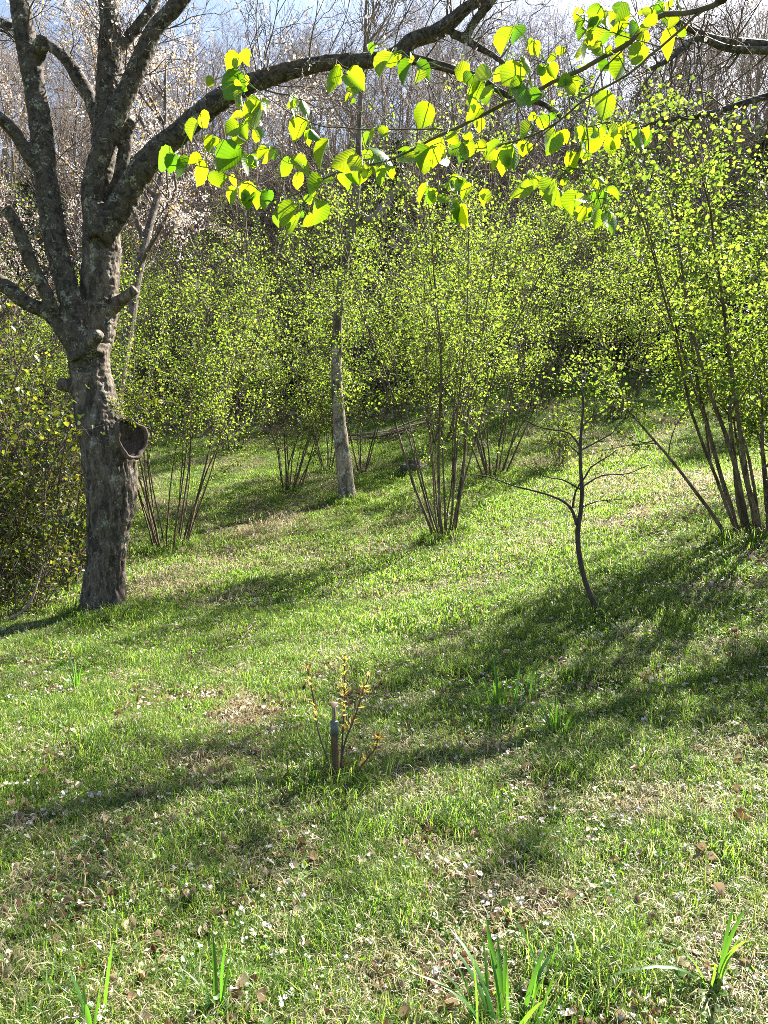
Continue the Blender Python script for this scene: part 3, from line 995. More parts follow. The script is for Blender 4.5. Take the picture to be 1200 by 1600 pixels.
# ------------------------------------------------------------------ wooded hillside
wr = np.random.default_rng(404)
bare_set = []
for q in range(7):
    tr, brm, P, R = make_bare(wr, wr.uniform(7, 10), wr.uniform(.07, .14), 3, (wr.uniform(-.12, .12), wr.uniform(-.1, .1)), 10, .07, .3)
    bare_set.append((tr.mesh('trunk', M['grey_bark']), brm.mesh('branches', M['grey_bark'])))
cnt = 0
tries = 0
spots = []
while cnt < 210 and tries < 4000:
    tries += 1
    y = 25 + 35 * wr.random() ** 0.9
    x = wr.uniform(-0.72, 0.72) * y
    if any((x - a) ** 2 + (y - b_) ** 2 < 3.2 for a, b_ in spots):
        continue
    spots.append((x, y))
    tm, bm = bare_set[cnt % 7]
    t = thing('bare_tree', 'leafless grey-brown tree in the wood on the hillside', 'tree', (x, y, h1(x, y)), wr.uniform(0, 6.28), 'leafless trees on the wooded hill')
    s = wr.uniform(.85, 1.3)
    t.scale = (s, s, s)
    link('trunk', tm, t)
    tag(link('branches', bm, t), kind='stuff')
    cnt += 1

# evergreen / ivy-clad trees on the hill
def ivy_tree(rng, H):
    tr, brm, P, R = make_bare(rng, H, .14, 2, (0, 0), 12, .05, .15)
    lf = MB()
    n = 6000
    k = rng.integers(2, 12, n)
    prof = np.array([0, 0, .5, .9, 1.2, 1.4, 1.5, 1.5, 1.3, 1.0, .7, .4])
    cl = rng.normal(0, 1, (60, 3))
    ci = rng.integers(0, 60, n)
    kk = (np.arange(60) % 10 + 2)
    P0 = P[kk[ci]] + nrm(cl[ci]) * (prof[kk[ci]] * (.4 + .6 * np.abs(np.sin(ci)))[...])[:, None] + rng.normal(0, .28, (n, 3))
    leaves(lf, P0, rng.normal(0, 1, (n, 3)), rng.normal(0, .6, (n, 3)) + [0, 0, 1], rng.uniform(.07, .13, n), .45, .1)
    return tr.mesh('trunk', M['grey_bark']), brm.mesh('branches', M['grey_bark']), lf.mesh('crown', M['ivy_leaf'])


iv = [ivy_tree(wr, 8.0), ivy_tree(wr, 7.0)]
for q, (px, y, lab) in enumerate([(770, 44, 'dark evergreen tree on the hilltop below the middle of the sky gap'), (700, 33, 'dark ivy-clad tree on the hill behind the hanging hazel leaves'), (1010, 40, 'dark evergreen tree on the hill right of the hanging leaves'),
                                  (880, 47, 'evergreen tree high on the hill behind the leafy branch'), (470, 38, 'ivy-clad tree on the hill left of the pale tree'), (250, 34, 'ivy-clad tree on the hill behind the cherry limbs'),
                                  (1290, 19.5, 'dark evergreen tree at the edge of the wood just past the right hazel'), (1335, 22, 'second dark evergreen tree at the wood edge past the right hazel'), (1215, 24.5, 'evergreen tree at the wood edge behind the right hazel crown'), (1420, 17.5, 'nearest evergreen tree of the wood edge at the far right'),
                                  (60, 30, 'ivy-clad tree at the far left of the hill'), (1130, 33, 'evergreen tree at the far right of the hill'), (610, 30, 'ivy-clad tree on the hill right behind the pale tree')]):
    x = (px - 600) / F * y
    t = thing('evergreen_tree', lab, 'tree', (x, y, h1(x, y) - .1), q * 2.1, 'evergreen trees on the hill')
    a_ = iv[q % 2]
    t.scale = (.8, .8, .85)
    link('trunk', a_[0], t)
    tag(link('branches', a_[1], t), kind='stuff')
    tag(link('crown', a_[2], t), kind='stuff')


# ------------------------------------------------------------------ scattering (stuff)
LIB = {}


def library(name, meshes):
    col = bpy.data.collections.new(name)
    for i, me in enumerate(meshes):
        col.objects.link(bpy.data.objects.new('%s_%02d' % (name, i), me))
    return col


def scatter(name, col, ncol, P, rot, scale, idx=None, rng=RNG):
    n = len(P)
    me = bpy.data.meshes.new(name)
    me.vertices.add(n)
    me.vertices.foreach_set('co', np.asarray(P, np.float32).ravel())
    for an, ty, val, key in (('rot', 'FLOAT_VECTOR', rot, 'vector'), ('scl', 'FLOAT', scale, 'value'), ('idx', 'INT', idx if idx is not None else rng.integers(0, ncol, n), 'value')):
        a = me.attributes.new(an, ty, 'POINT')
        a.data.foreach_set(key, np.asarray(val, np.int32 if ty == 'INT' else np.float32).ravel())
    o = link(name, me)
    ng = bpy.data.node_groups.new(name + '_scatter', 'GeometryNodeTree')
    ng.interface.new_socket('Geometry', in_out='INPUT', socket_type='NodeSocketGeometry')
    ng.interface.new_socket('Geometry', in_out='OUTPUT', socket_type='NodeSocketGeometry')
    gi, go = ng.nodes.new('NodeGroupInput'), ng.nodes.new('NodeGroupOutput')
    ip = ng.nodes.new('GeometryNodeInstanceOnPoints')
    ci = ng.nodes.new('GeometryNodeCollectionInfo')
    ci.inputs['Collection'].default_value = col
    ci.inputs['Separate Children'].default_value = True
    ci.inputs['Reset Children'].default_value = True
    ip.inputs['Pick Instance'].default_value = True

    def attr(nm, ty):
        a = ng.nodes.new('GeometryNodeInputNamedAttribute')
        a.data_type = ty
        a.inputs['Name'].default_value = nm
        return next(s for s in a.outputs if s.enabled)
    er = ng.nodes.new('FunctionNodeEulerToRotation')
    ng.links.new(attr('rot', 'FLOAT_VECTOR'), er.inputs[0])
    ng.links.new(gi.outputs[0], ip.inputs['Points'])
    ng.links.new(ci.outputs[0], ip.inputs['Instance'])
    ng.links.new(attr('idx', 'INT'), ip.inputs['Instance Index'])
    ng.links.new(er.outputs[0], ip.inputs['Rotation'])
    ng.links.new(attr('scl', 'FLOAT'), ip.inputs['Scale'])
    ng.links.new(ip.outputs[0], go.inputs[0])
    md = o.modifiers.new('scatter', 'NODES')
    md.node_group = ng
    return o


def blade_tuft(rng, n, rad, hgt, wid, lie=0.5):
    mb = MB()
    p = rng.normal(0, rad, (n, 3)) * [1, 1, 0]
    az = rng.uniform(0, 6.283, n)
    out = np.stack([np.cos(az), np.sin(az), np.zeros(n)], 1)
    wv = np.stack([-np.sin(az + rng.normal(0, .6, n)), np.cos(az), np.zeros(n)], 1)
    h = hgt * rng.uniform(.45, 1.2, n)[:, None]
    ln = (lie * rng.uniform(.2, 1.6, n))[:, None]
    w = (wid * rng.uniform(.6, 1.2, n))[:, None] * wv
    up = np.array([[0, 0, 1.0]])
    m1 = p + up * h * .5 + out * h * ln * .22
    m2 = p + up * h * .85 + out * h * ln * .65
    tp = p + up * h * (1.0 - .25 * ln) + out * h * ln * 1.15
    V = np.stack([p - w * .8 - up * .01, p + w * .8 - up * .01, m1 + w, m1 - w, m2 + w * .7, m2 - w * .7, tp], 1).reshape(-1, 3)
    k = np.arange(n)[:, None] * 7
    mb.add(V, np.concatenate([k + [[0, 1, 2, 3]], k + [[3, 2, 4, 5]]]), k + [[5, 4, 6]])
    return mb


gr = np.random.default_rng(99)
near_tufts = [blade_tuft(gr, 26, .035, h_, .0014, l_).mesh('grass_tuft', M['grass']) for h_, l_ in ((.024, .9), (.032, .9), (.04, .8), (.05, .7), (.03, 1.3), (.075, .7))]
far_tufts = [blade_tuft(gr, 40, .09, h_, .004, l_).mesh('grass_tuft', M['grass']) for h_, l_ in ((.03, .9), (.04, .9), (.055, .8), (.035, 1.3))]


def weed_mesh(rng, n, r, s):
    mb = MB()
    az = rng.uniform(0, 6.283, n)
    rr = r * np.sqrt(rng.uniform(0.02, 1, n))
    P = np.stack([np.cos(az) * rr, np.sin(az) * rr, rng.uniform(.008, .035, n)], 1)
    D = np.stack([np.cos(az), np.sin(az), rng.normal(.1, .3, n)], 1)
    N = rng.normal(0, .4, (n, 3)) + [0, 0, 1]
    leaves(mb, P, D, N, s * rng.uniform(.6, 1.2, n), .42, .08, tipw=.85)
    return mb.mesh('weed', M['weed'])


weeds = [weed_mesh(gr, 24, .06, .013), weed_mesh(gr, 16, .04, .018), weed_mesh(gr, 36, .09, .011), weed_mesh(gr, 9, .03, .026)]


def litter_mesh(rng, s, curl):
    """a dry curled leaf, 5 x 4 points"""
    mb = MB()
    u = np.linspace(0, 1, 6)
    v = np.linspace(-1, 1, 5)
    U, W = np.meshgrid(u, v, indexing='ij')
    half = .36 * np.sin(np.pi * np.clip(U, .03, .985) ** .85) ** .75
    x = U - .5
    y = W * half
    z = curl * (W ** 2) * half * 1.6 + curl * .5 * (U - .5) ** 2 + rng.normal(0, .022, U.shape)
    V = np.stack([x, y, z], -1).reshape(-1, 3) * s
    i, j = np.meshgrid(np.arange(5), np.arange(4), indexing='ij')
    k = (i * 5 + j).ravel()
    mb.add(V, np.stack([k, k + 1, k + 6, k + 5], 1))
    return mb.mesh('fallen_leaf', M['dry_leaf'])


litter = [litter_mesh(gr, 1.0, c) for c in (.2, .5, .9, -.5, -.3, 1.3)]


def petal_mesh(rng, n):
    mb = MB()
    P = rng.normal(0, .004, (n, 3)) * [1, 1, .3]
    D = rng.normal(0, 1, (n, 3)) * [1, 1, .25]
    leaves(mb, P, D, rng.normal(0, .5, (n, 3)) + [0, 0, 1], .011, .42, .15, tipw=.95)
    return mb.mesh('petal', M['petal'])


petals = [petal_mesh(gr, 1), petal_mesh(gr, 1), petal_mesh(gr, 5)]


def lawn_points(rng, n, y0, y1, pad=1.2, power=1.0):
    y = y0 + (y1 - y0) * rng.random(n) ** power
    hw = y * 0.5 + pad
    x = rng.uniform(-1, 1, n) * hw
    return x, y


def ground_rot(x, y, rng, tilt=.15):
    return np.stack([rng.normal(0, tilt, len(x)), rng.normal(0, tilt, len(x)), rng.uniform(0, 6.283, len(x))], 1)


def place(x, y, dz=0.0):
    return np.stack([x, y, hz(x, y) + dz], 1)


c_near = library('near_grass', near_tufts)
c_far = library('far_grass', far_tufts)
c_weed = library('weed', weeds)
c_lit = library('litter', litter)
c_pet = library('petal', petals)

# near lawn
x, y = lawn_points(gr, 85000, 1.2, 7.5, 1.0, 0.75)
keep = gr.random(len(x)) > bare(x, y) * 0.93
x, y = x[keep], y[keep]
clump = fbm2(x, y, 3.2, 3, 61)
sc = np.clip(0.85 + 0.55 * clump, .4, 1.7) * gr.uniform(.7, 1.25, len(x))
tag(scatter('grass', c_near, 6, place(x, y), ground_rot(x, y, gr), sc), kind='stuff')
# dead straw lying between the green tufts
thatch = [blade_tuft(gr, 26, .05, h_, .0016, l_).mesh('straw', M['straw']) for h_, l_ in ((.018, 2.6), (.022, 2.2), (.028, 1.6), (.014, 3.4))]
c_thatch = library('straw', thatch)
x, y = lawn_points(gr, 46000, 1.2, 9.0, 1.0, 0.75)
keep = gr.random(len(x)) < 0.52 - 0.5 * sstep(3.2, 5.0, y) + 0.7 * fbm2(x, y, 2.3, 3, 88)
x, y = x[keep], y[keep]
tag(scatter('dead_grass', c_thatch, 4, place(x, y, .006), ground_rot(x, y, gr, .2), gr.uniform(.7, 1.4, len(x))), kind='stuff')
x, y = lawn_points(gr, 26000, 8.0, 24, 2.0, 0.9)
keep = gr.random(len(x)) < 0.06 + 0.9 * fbm2(x, y, 1.2, 3, 89)
x, y = x[keep], y[keep]
tag(scatter('dead_grass', c_thatch, 4, place(x, y, .006), ground_rot(x, y, gr, .2), gr.uniform(1.6, 3.0, len(x))), kind='stuff')
# longer grass left standing round the trunks and stools
fx, fy = [], []
for (px, py), rr, cnt_ in (((162, 966), .34, 420), ((938, 968), .12, 60), ((525, 1232), .14, 90), ((697, 838), .30, 160), ((263, 855), .40, 220), ((1196, 835), .45, 260), ((543, 784), .30, 160)):
    q = at(px, py)
    a_ = gr.uniform(0, 6.283, cnt_)
    r_ = rr * (0.62 + .6 * gr.random(cnt_) ** 1.5)
    fx.append(q[0] + r_ * np.cos(a_))
    fy.append(q[1] + r_ * np.sin(a_))
x, y = np.concatenate(fx), np.concatenate(fy)
tag(scatter('grass', c_near, 6, place(x, y), ground_rot(x, y, gr), gr.uniform(1.3, 2.4, len(x)), rng=gr), kind='stuff')
# farther lawn
x, y = lawn_points(gr, 60000, 6.0, 25, 2.5, 0.9)
keep = gr.random(len(x)) > bare(x, y) * 0.95
x, y = x[keep], y[keep]
clump = fbm2(x, y, 1.8, 3, 62)
sc = np.clip(0.85 + 0.5 * clump, .4, 1.6) * gr.uniform(.7, 1.2, len(x))
tag(scatter('grass', c_far, 4, place(x, y), ground_rot(x, y, gr), sc), kind='stuff')
# small broad-leaved weeds
x, y = lawn_points(gr, 16000, 1.2, 9, .8, 0.7)
keep = fbm2(x, y, 1.1, 3, 71) > -0.15
x, y = x[keep], y[keep]
tag(scatter('ground_weeds', c_weed, 4, place(x, y), ground_rot(x, y, gr, .1), gr.uniform(.6, 1.15, len(x))), kind='stuff')
# dry leaves
x, y = lawn_points(gr, 60000, 1.2, 16, .8, 0.8)
keep = gr.random(len(x)) < 0.22 + 0.78 * bare(x, y)
x, y = x[keep], y[keep]
tag(scatter('leaf_litter', c_lit, 6, place(x, y, .026), ground_rot(x, y, gr, .55), gr.uniform(.015, .044, len(x))), kind='stuff')
# forest-floor leaves on the hill
x, y = lawn_points(gr, 4500, 20, 40, 4, 1.0)
keep = gr.random(len(x)) < bare(x, y)
x, y = x[keep], y[keep]
tag(scatter('leaf_litter', c_lit, 6, place(x, y, .03), ground_rot(x, y, gr, .5), gr.uniform(.15, .3, len(x))), kind='stuff')
# fallen petals
x, y = lawn_points(gr, 8000, 1.2, 11, .8, 0.8)
tag(scatter('fallen_petals', c_pet, 3, place(x, y, .042), ground_rot(x, y, gr, .4), gr.uniform(.7, 1.6, len(x))), kind='stuff')


# undergrowth thicket of the hill
def thicket(rng, n, leafy):
    mb, lf = MB(), None
    for q in range(n):
        b = rng.normal(0, .5, 3) * [1, 1, 0]
        P, R = grow(b, [rng.normal(0, .35), rng.normal(0, .35), 1], rng.uniform(1.0, 2.6), .009, .003, 6, rng, .18, .0)
        tube(mb, P, R, 3, cap=False)
        for s in range(5):
            v = int(rng.integers(2, 6))
            T, TR = grow(P[v], side_dir(nrm(P[v] - P[v - 1]), rng, .8), rng.uniform(.3, .9), .005, .002, 4, rng, .2, .02)
            tube(mb, T, TR, 3, cap=False)
    if leafy:
        n_ = leafy
        leaves(mb, rng.normal(0, 1, (n_, 3)) * [.6, .6, .5] + [0, 0, .8], rng.normal(0, 1, (n_, 3)), rng.normal(0, .6, (n_, 3)) + [0, 0, 1], .08, mat=1)
    return mb.mesh('thicket', [M['grey_bark'], M['ivy_leaf']])


c_th = library('thicket', [thicket(gr, 16, 0), thicket(gr, 14, 150), thicket(gr, 10, 420), thicket(gr, 16, 60)])
x, y = lawn_points(gr, 2600, 23, 58, 6, 1.0)
keep = bare(x, y) > .6
x, y = x[keep], y[keep]
tag(scatter('undergrowth', c_th, 4, place(x, y, -.05), ground_rot(x, y, gr, .1), gr.uniform(.8, 1.5, len(x))), kind='stuff')

# ------------------------------------------------------------------ single fallen leaves near the camera
FG = 'dry leaves lying on the near lawn'
pos = [(125, 1358), (95, 1442), (300, 1420), (430, 1455), (1105, 1308), (1150, 1295), (960, 1340), (1000, 1350), (895, 1425), (855, 1475), (640, 1432), (820, 1215), (505, 1395), (560, 1430), (480, 1500), (330, 1395), (215, 1180), (840, 1140), (1040, 1215), (995, 1215),
       (1190, 1170), (90, 1278), (700, 1360), (1120, 1410), (770, 1315), (590, 1530), (205, 1470), (60, 1430), (950, 1180), (1085, 1185)]
lr = np.random.default_rng(13)
for q in range(90):
    px, py = pos[q] if q < len(pos) else (lr.uniform(0, 1200), lr.uniform(1120, 1590))
    p = at(px, py)
    o = link('fallen_leaf', litter[q % 6])
    s = lr.uniform(.035, .065) if q < len(pos) else lr.uniform(.025, .045)
    o.location = (p[0], p[1], p[2] + .035)
    o.rotation_euler = (lr.normal(0, .4), lr.normal(0, .4), lr.uniform(0, 6.28))
    o.scale = (s, s, s)
    tag(o, 'dry curled leaf lying in the short grass of the near lawn', 'fallen leaf', FG)


# ------------------------------------------------------------------ bulb-leaf clumps
def strap(rng, L, w, bend):
    mb = MB()
    n = 7
    t = np.linspace(0, 1, n)
    x = bend * L * t ** 2.2
    z = L * (t - .18 * bend * t ** 3)
    hw = w * np.where(t < .75, 1 - .15 * t, (1 - t) / .25 * .88 + .02)
    V = []
    for q in range(n):
        V += [(x[q], -hw[q], z[q] + .0), (x[q] - hw[q] * .35, 0, z[q]), (x[q], hw[q], z[q])]
    k = np.arange(n - 1)[:, None] * 3
    mb.add(np.array(V), np.concatenate([k + [[0, 1, 4, 3]], k + [[1, 2, 5, 4]]]))
    return mb.mesh('leaf', M['bulb_leaf'])


straps = [strap(gr, 1.0, .022, b_) for b_ in (.08, .2, .35, .55, .9)]
for lab, px, py, n, L, sp, fan in [
        ('clump of upright green bulb leaves in the grass on the left below the cherry', 120, 1080, 13, .20, .03, .25),
        ('wide row of upright bulb leaves right of the staked young shrub', 790, 1105, 20, .24, .16, .3),
        ('dense dark clump of bulb leaves below the wide row', 872, 1152, 14, .19, .045, .25),
        ('small clump of bulb leaves far up the slope at the right', 1004, 700, 14, .40, .07, .6),
        ('large near clump of broad bulb leaves at the bottom edge', 790, 1622, 34, .20, .09, .7),
        ('sparse bulb leaves at the lower right edge of the lawn', 1115, 1545, 7, .24, .04, .8),
        ('few tall bulb leaves standing at the lower left of the middle', 342, 1592, 6, .20, .03, .3),
        ('clump of bulb leaves at the bottom left corner', 140, 1612, 9, .18, .07, .3),
        ('two thin bulb leaves standing above the large near clump', 850, 1535, 5, .17, .02, .25),
        ('lone thin bulb leaves right of the lower middle', 545, 1330, 4, .16, .02, .5)]:
    b = at(px, min(py, 1700))
    t = thing('bulb_plant', lab, 'plant', b, 0, 'clumps of bulb leaves in the lawn')
    for q in range(n):
        o = link('leaf', straps[int(lr.choice(5, p=[.3, .3, .2, .12, .08]))], t)
        a_ = lr.uniform(0, 6.28)
        r_ = sp * math.sqrt(lr.random())
        fx, fy = r_ * math.cos(a_) * (1.0 if sp < .1 else 1.3), r_ * math.sin(a_) * (1.0 if sp < .1 else .4)
        o.location = (fx, fy, h1(b[0] + fx, b[1] + fy) - b[2] - .01)
        o.rotation_euler = (lr.normal(0, .12), lr.normal(fan * .25, .15), a_)
        s = 1.2 * L * lr.uniform(.55, 1.1)
        o.scale = (s, s * lr.uniform(.9, 1.5) * (.24 / L) ** .5, s)


# ------------------------------------------------------------------ stake and young shrub
def stake_and_shrub():
    b = at(525, 1232)
    Y0 = b[1]
    k = Y0 / F
    t = thing('stake', 'short brown wooden stake with a grey sleeve on its top in the lawn', 'stake', b)
    P = np.stack([ray(x, y, Y0) for x, y in ((526, 1245), (525.5, 1225), (524.5, 1195), (523.5, 1165), (522.5, 1140))]) - b
    m_ = MB()
    tube(m_, P, np.array([6.4, 6.3, 6.0, 5.8, 5.6]) * k, 9, rough=.08)
    m_.build('post', M['stake_wood'], t)
    m_ = MB()
    P = np.stack([ray(x, y, Y0) for x, y in ((523.2, 1148), (522.8, 1138), (522.3, 1127))]) - b
    tube(m_, P, np.array([6.6, 6.6, 6.5]) * k, 12)
    m_.build('sleeve', M['sleeve'], t)
    m_ = MB()
    P = np.stack([ray(x, y, Y0) for x, y in ((521.5, 1128), (520.5, 1112), (521.5, 1098))]) - b
    tube(m_, P, np.array([2.6, 2.2, 1.8]) * k, 6)
    P = np.stack([ray(x, y, Y0) for x, y in ((523.5, 1130), (523.8, 1115), (522.8, 1100))]) - b
    tube(m_, P, np.array([1.2, 1.2, 1.0]) * k, 5)
    m_.build('broken_tip', M['dead_wood'], t)
    dl = link('dry_leaf', litter[2], t)
    q = ray(521, 1096, Y0) - b
    dl.location = q
    dl.scale = (.05,) * 3
    dl.rotation_euler = (3.0, .1, .3)
    b2 = at(531, 1228)
    Y1 = b2[1] + .02
    sh = thing('young_shrub', 'young shrub of thin stems with small yellow leaves growing round the stake', 'shrub', b2)
    O = lambda x, y: (420 + x / 5.4545, 980 + y / 5.4545)
    stems = [[(560, 1240), (500, 1120), (450, 980), (410, 840), (395, 720), (375, 580), (350, 450), (325, 320)], [(605, 1300), (620, 1100), (630, 900), (640, 760), (645, 600), (645, 420), (648, 250)],
             [(610, 1200), (650, 980), (720, 800), (770, 660), (800, 560), (850, 430), (865, 370)], [(660, 1350), (720, 1270), (800, 1170), (860, 1090), (910, 1030), (935, 930)], [(600, 1330), (610, 1220), (640, 1190), (690, 1150)]]
    lm = MB()
    leaves(lm, [(0, 0, 0)], [(1, 0, 0)], np.array([(0, 0, 1.0)]), 1.0, .24, .1, tipw=.8)
    lm = lm.mesh('leaf', M['yellow_leaf'])
    for si, st in enumerate(stems):
        zz = lr.uniform(-.1, .1)
        c = catmull([(*ray(*O(x, y), Y1 + zz * q / len(st)), (1.7 - .9 * q / len(st)) * k) for q, (x, y) in enumerate(st)], .02)
        m_ = MB()
        tube(m_, c[:, :3] - b2, c[:, 3], 6)
        m_.build('stem', M['twig'], sh)
        n = [26, 44, 24, 34, 20][si]
        for q in range(n):
            tt = 1 - .62 * lr.random() ** (1.5 if si < 3 else 2.2)
            i0 = min(int(tt * (len(c) - 1)), len(c) - 2)
            o = link('leaf', lm, sh)
            o.location = c[i0, :3] - b2
            d = Vector(side_dir(nrm(c[i0 + 1, :3] - c[i0, :3]), lr, lr.uniform(.4, 1.1)))
            o.rotation_euler = d.to_track_quat('X', 'Z').to_euler()
            s = lr.uniform(.026, .05)
            o.scale = (s, s, s)


stake_and_shrub()

# thin leaning stake by the right hazel
b = at(1113, 738)
Y0 = b[1]
c = catmull([(*ray(x, y, Y0), w * Y0 / F) for x, y, w in ((1114, 745, 2.0), (1106, 690, 1.9), (1099, 630, 1.8), (1093, 570, 1.7), (1088, 520, 1.5))], .08)
t = thing('garden_pole', 'thin dark leaning pole standing in the grass left of the right hazel', 'pole', b)
m_ = MB()
tube(m_, c[:, :3] - b, c[:, 3], 7)
m_.build('shaft', M['dark_bark'], t)

# ------------------------------------------------------------------ stone, brush pile, fallen stick
def boulder():
    b = at(643, 738)
    m_ = MB()
    n, s = 18, 24
    th = np.linspace(0, np.pi / 2 * 1.25, n)
    ph = np.linspace(0, 2 * np.pi, s, endpoint=False)
    V = np.array([(math.sin(a_) * math.cos(p_), math.sin(a_) * math.sin(p_), math.cos(a_)) for a_ in th for p_ in ph])
    V = V * (1 + .28 * fbm(V * 2.2, 4, 4))[:, None]
    V = V * np.array([.32, .24, .23])
    i, j = np.meshgrid(np.arange(n - 1), np.arange(s), indexing='ij')
    m_.add(V, np.stack([i * s + j, (i + 1) * s + j, (i + 1) * s + (j + 1) % s, i * s + (j + 1) % s], -1).reshape(-1, 4))
    o = m_.build('boulder', M['stone'])
    o.location = b
    tag(o, 'dark mossy boulder in the grass between pale trunk and middle hazel', 'boulder')


boulder()
b = at(588, 690)
t = thing('brush_pile', 'low pile of dead branches on the slope right of the pale trunk', 'brush pile', b)
for q in range(26):
    a_ = lr.normal(.25, .28)
    L = lr.uniform(.8, 1.9)
    st = np.array([lr.uniform(-1.0, .6), lr.uniform(-.35, .35), 0])
    d = np.array([math.cos(a_), math.sin(a_) * .7, 0])
    P, R = grow(st, d, L, lr.uniform(.012, .03), .006, 6, lr, .08)
    P[:, 2] = hz(P[:, 0] + b[0], P[:, 1] + b[1]) - b[2] + lr.uniform(.02, .22)
    m_ = MB()
    tube(m_, P, R, 6)
    m_.build('branch', M['dead_wood' if q % 3 else 'twig'], t)

b = at(8, 975)
c = catmull([(*ray(x, y, b[1] + dy), w * b[1] / F) for x, y, w, dy in ((-20, 990, 2.2, 0), (8, 972, 2.2, .03), (35, 955, 2.4, .06), (50, 935, 2.0, .1), (60, 905, 1.6, .15), (68, 880, 1.1, .2))], .04)
m_ = MB()
tube(m_, c[:, :3] - b, c[:, 3], 7, rough=.08)
o = m_.build('fallen_branch', M['dead_wood'])
o.location = b
tag(o, 'pale bare fallen branch leaning on the bramble at the left edge', 'branch')


# ------------------------------------------------------------------ cherry in blossom behind, and the cherry at the right
def blossom_cherry(name, label, b, rng, H, n_cl, trunk_r, extra=None, lean=(0, 0), petal_s=.02):
    tr, brm, P, R = make_bare(rng, H, trunk_r, 3, lean, 12, .06, .22)
    t = thing(name, label, 'tree', b)
    if extra:
        for rows in extra:
            c = catmull(rows, .08)
            m2 = MB()
            tube(m2, c[:, :3] - b, c[:, 3], 9, rough=.05)
            m2.build('limb', M['limb_bark'], t)
            for q in range(30):
                i0 = int(rng.uniform(.3, 1) * (len(c) - 2))
                S, SR = grow(c[i0, :3] - b, side_dir(nrm(c[i0 + 1, :3] - c[i0, :3]), rng, 1.0), rng.uniform(.3, 1.1), .009, .003, 6, rng, .2, .0)
                tube(brm, S, SR, 4, cap=False)
                for w in range(4):
                    v = int(rng.integers(1, 6))
                    T, TR = grow(S[v], side_dir(nrm(S[v] - S[v - 1]), rng, .9), rng.uniform(.15, .5), .004, .002, 4, rng, .2)
                    tube(brm, T, TR, 3, cap=False)
    tr.build('trunk', M['cherry_bark'], t)
    bo = tag(brm.build('branches', M['twig'], t), kind='stuff')
    V = np.concatenate(brm.v)
    V = V[V[:, 2] > H * .35]
    sel = V[rng.integers(0, len(V), n_cl)]
    nf = 6
    P_ = np.repeat(sel, nf * 5, 0)
    off = np.repeat(rng.normal(0, .06, (n_cl * nf, 3)), 5, 0)
    ax = np.repeat(nrm(rng.normal(0, 1, (n_cl * nf, 3))), 5, 0)
    e1 = nrm(np.cross(ax, [.3, .5, .81]))
    e2 = np.cross(ax, e1)
    th = np.tile(np.arange(5) * 2 * np.pi / 5, n_cl * nf)[:, None]
    bm_ = MB()
    leaves(bm_, P_ + off, e1 * np.cos(th) + e2 * np.sin(th) + ax * .3, ax, petal_s, .42, .08)
    tag(bm_.build('blossom', M['petal'], t), kind='stuff')
    lf = MB()
    n = n_cl // 2
    leaves(lf, V[rng.integers(0, len(V), n)] + rng.normal(0, .05, (n, 3)), rng.normal(0, 1, (n, 3)), rng.normal(0, 1, (n, 3)), .06, .3, .1)
    tag(lf.build('young_leaves', M['bronze_leaf'], t), kind='stuff')


b = np.array([-5.3, 14.5, h1(-5.3, 14.5)])
blossom_cherry('cherry_tree', 'cherry tree covered in pinkish blossom behind the limbs of the old cherry', b, np.random.default_rng(6), 10.5, 2800, .16)
b = np.array([-8.6, 15.0, h1(-8.6, 15.0)])
blossom_cherry('cherry_tree', 'blossoming cherry tree at the far left edge behind the bushes', b, np.random.default_rng(16), 9.5, 2500, .15)
b = np.array([9.0, 8.4, h1(9.0, 8.4)])
YR = 8.2
kk = YR / F
ex = [[(*(b + [0, 0, 2.6]), 12 * kk), (*ray(1500, 180, YR + .3), 11 * kk), (*ray(1300, 100, YR), 10 * kk), (*ray(1200, 74, YR - .1), 9 * kk), (*ray(1120, 64, YR - .2), 7 * kk), (*ray(1070, 42, YR - .3), 5 * kk), (*ray(1040, 20, YR - .3), 3 * kk)],
      [(*ray(1230, 80, YR - .1), 6 * kk), (*ray(1140, 76, YR - .3), 5 * kk), (*ray(1090, 60, YR - .5), 4 * kk), (*ray(1050, 90, YR - .6), 3 * kk), (*ray(1010, 110, YR - .7), 2 * kk)],
      [(*ray(1300, 130, YR), 6 * kk), (*ray(1200, 150, YR - .2), 5 * kk), (*ray(1100, 180, YR - .3), 4 * kk), (*ray(1030, 190, YR - .4), 3 * kk), (*ray(980, 210, YR - .4), 2 * kk)]]
blossom_cherry('cherry_tree', 'nearly bare cherry whose twiggy limb with few blossoms enters at the top right', b, np.random.default_rng(26), 8.0, 60, .13, ex, petal_s=.022)


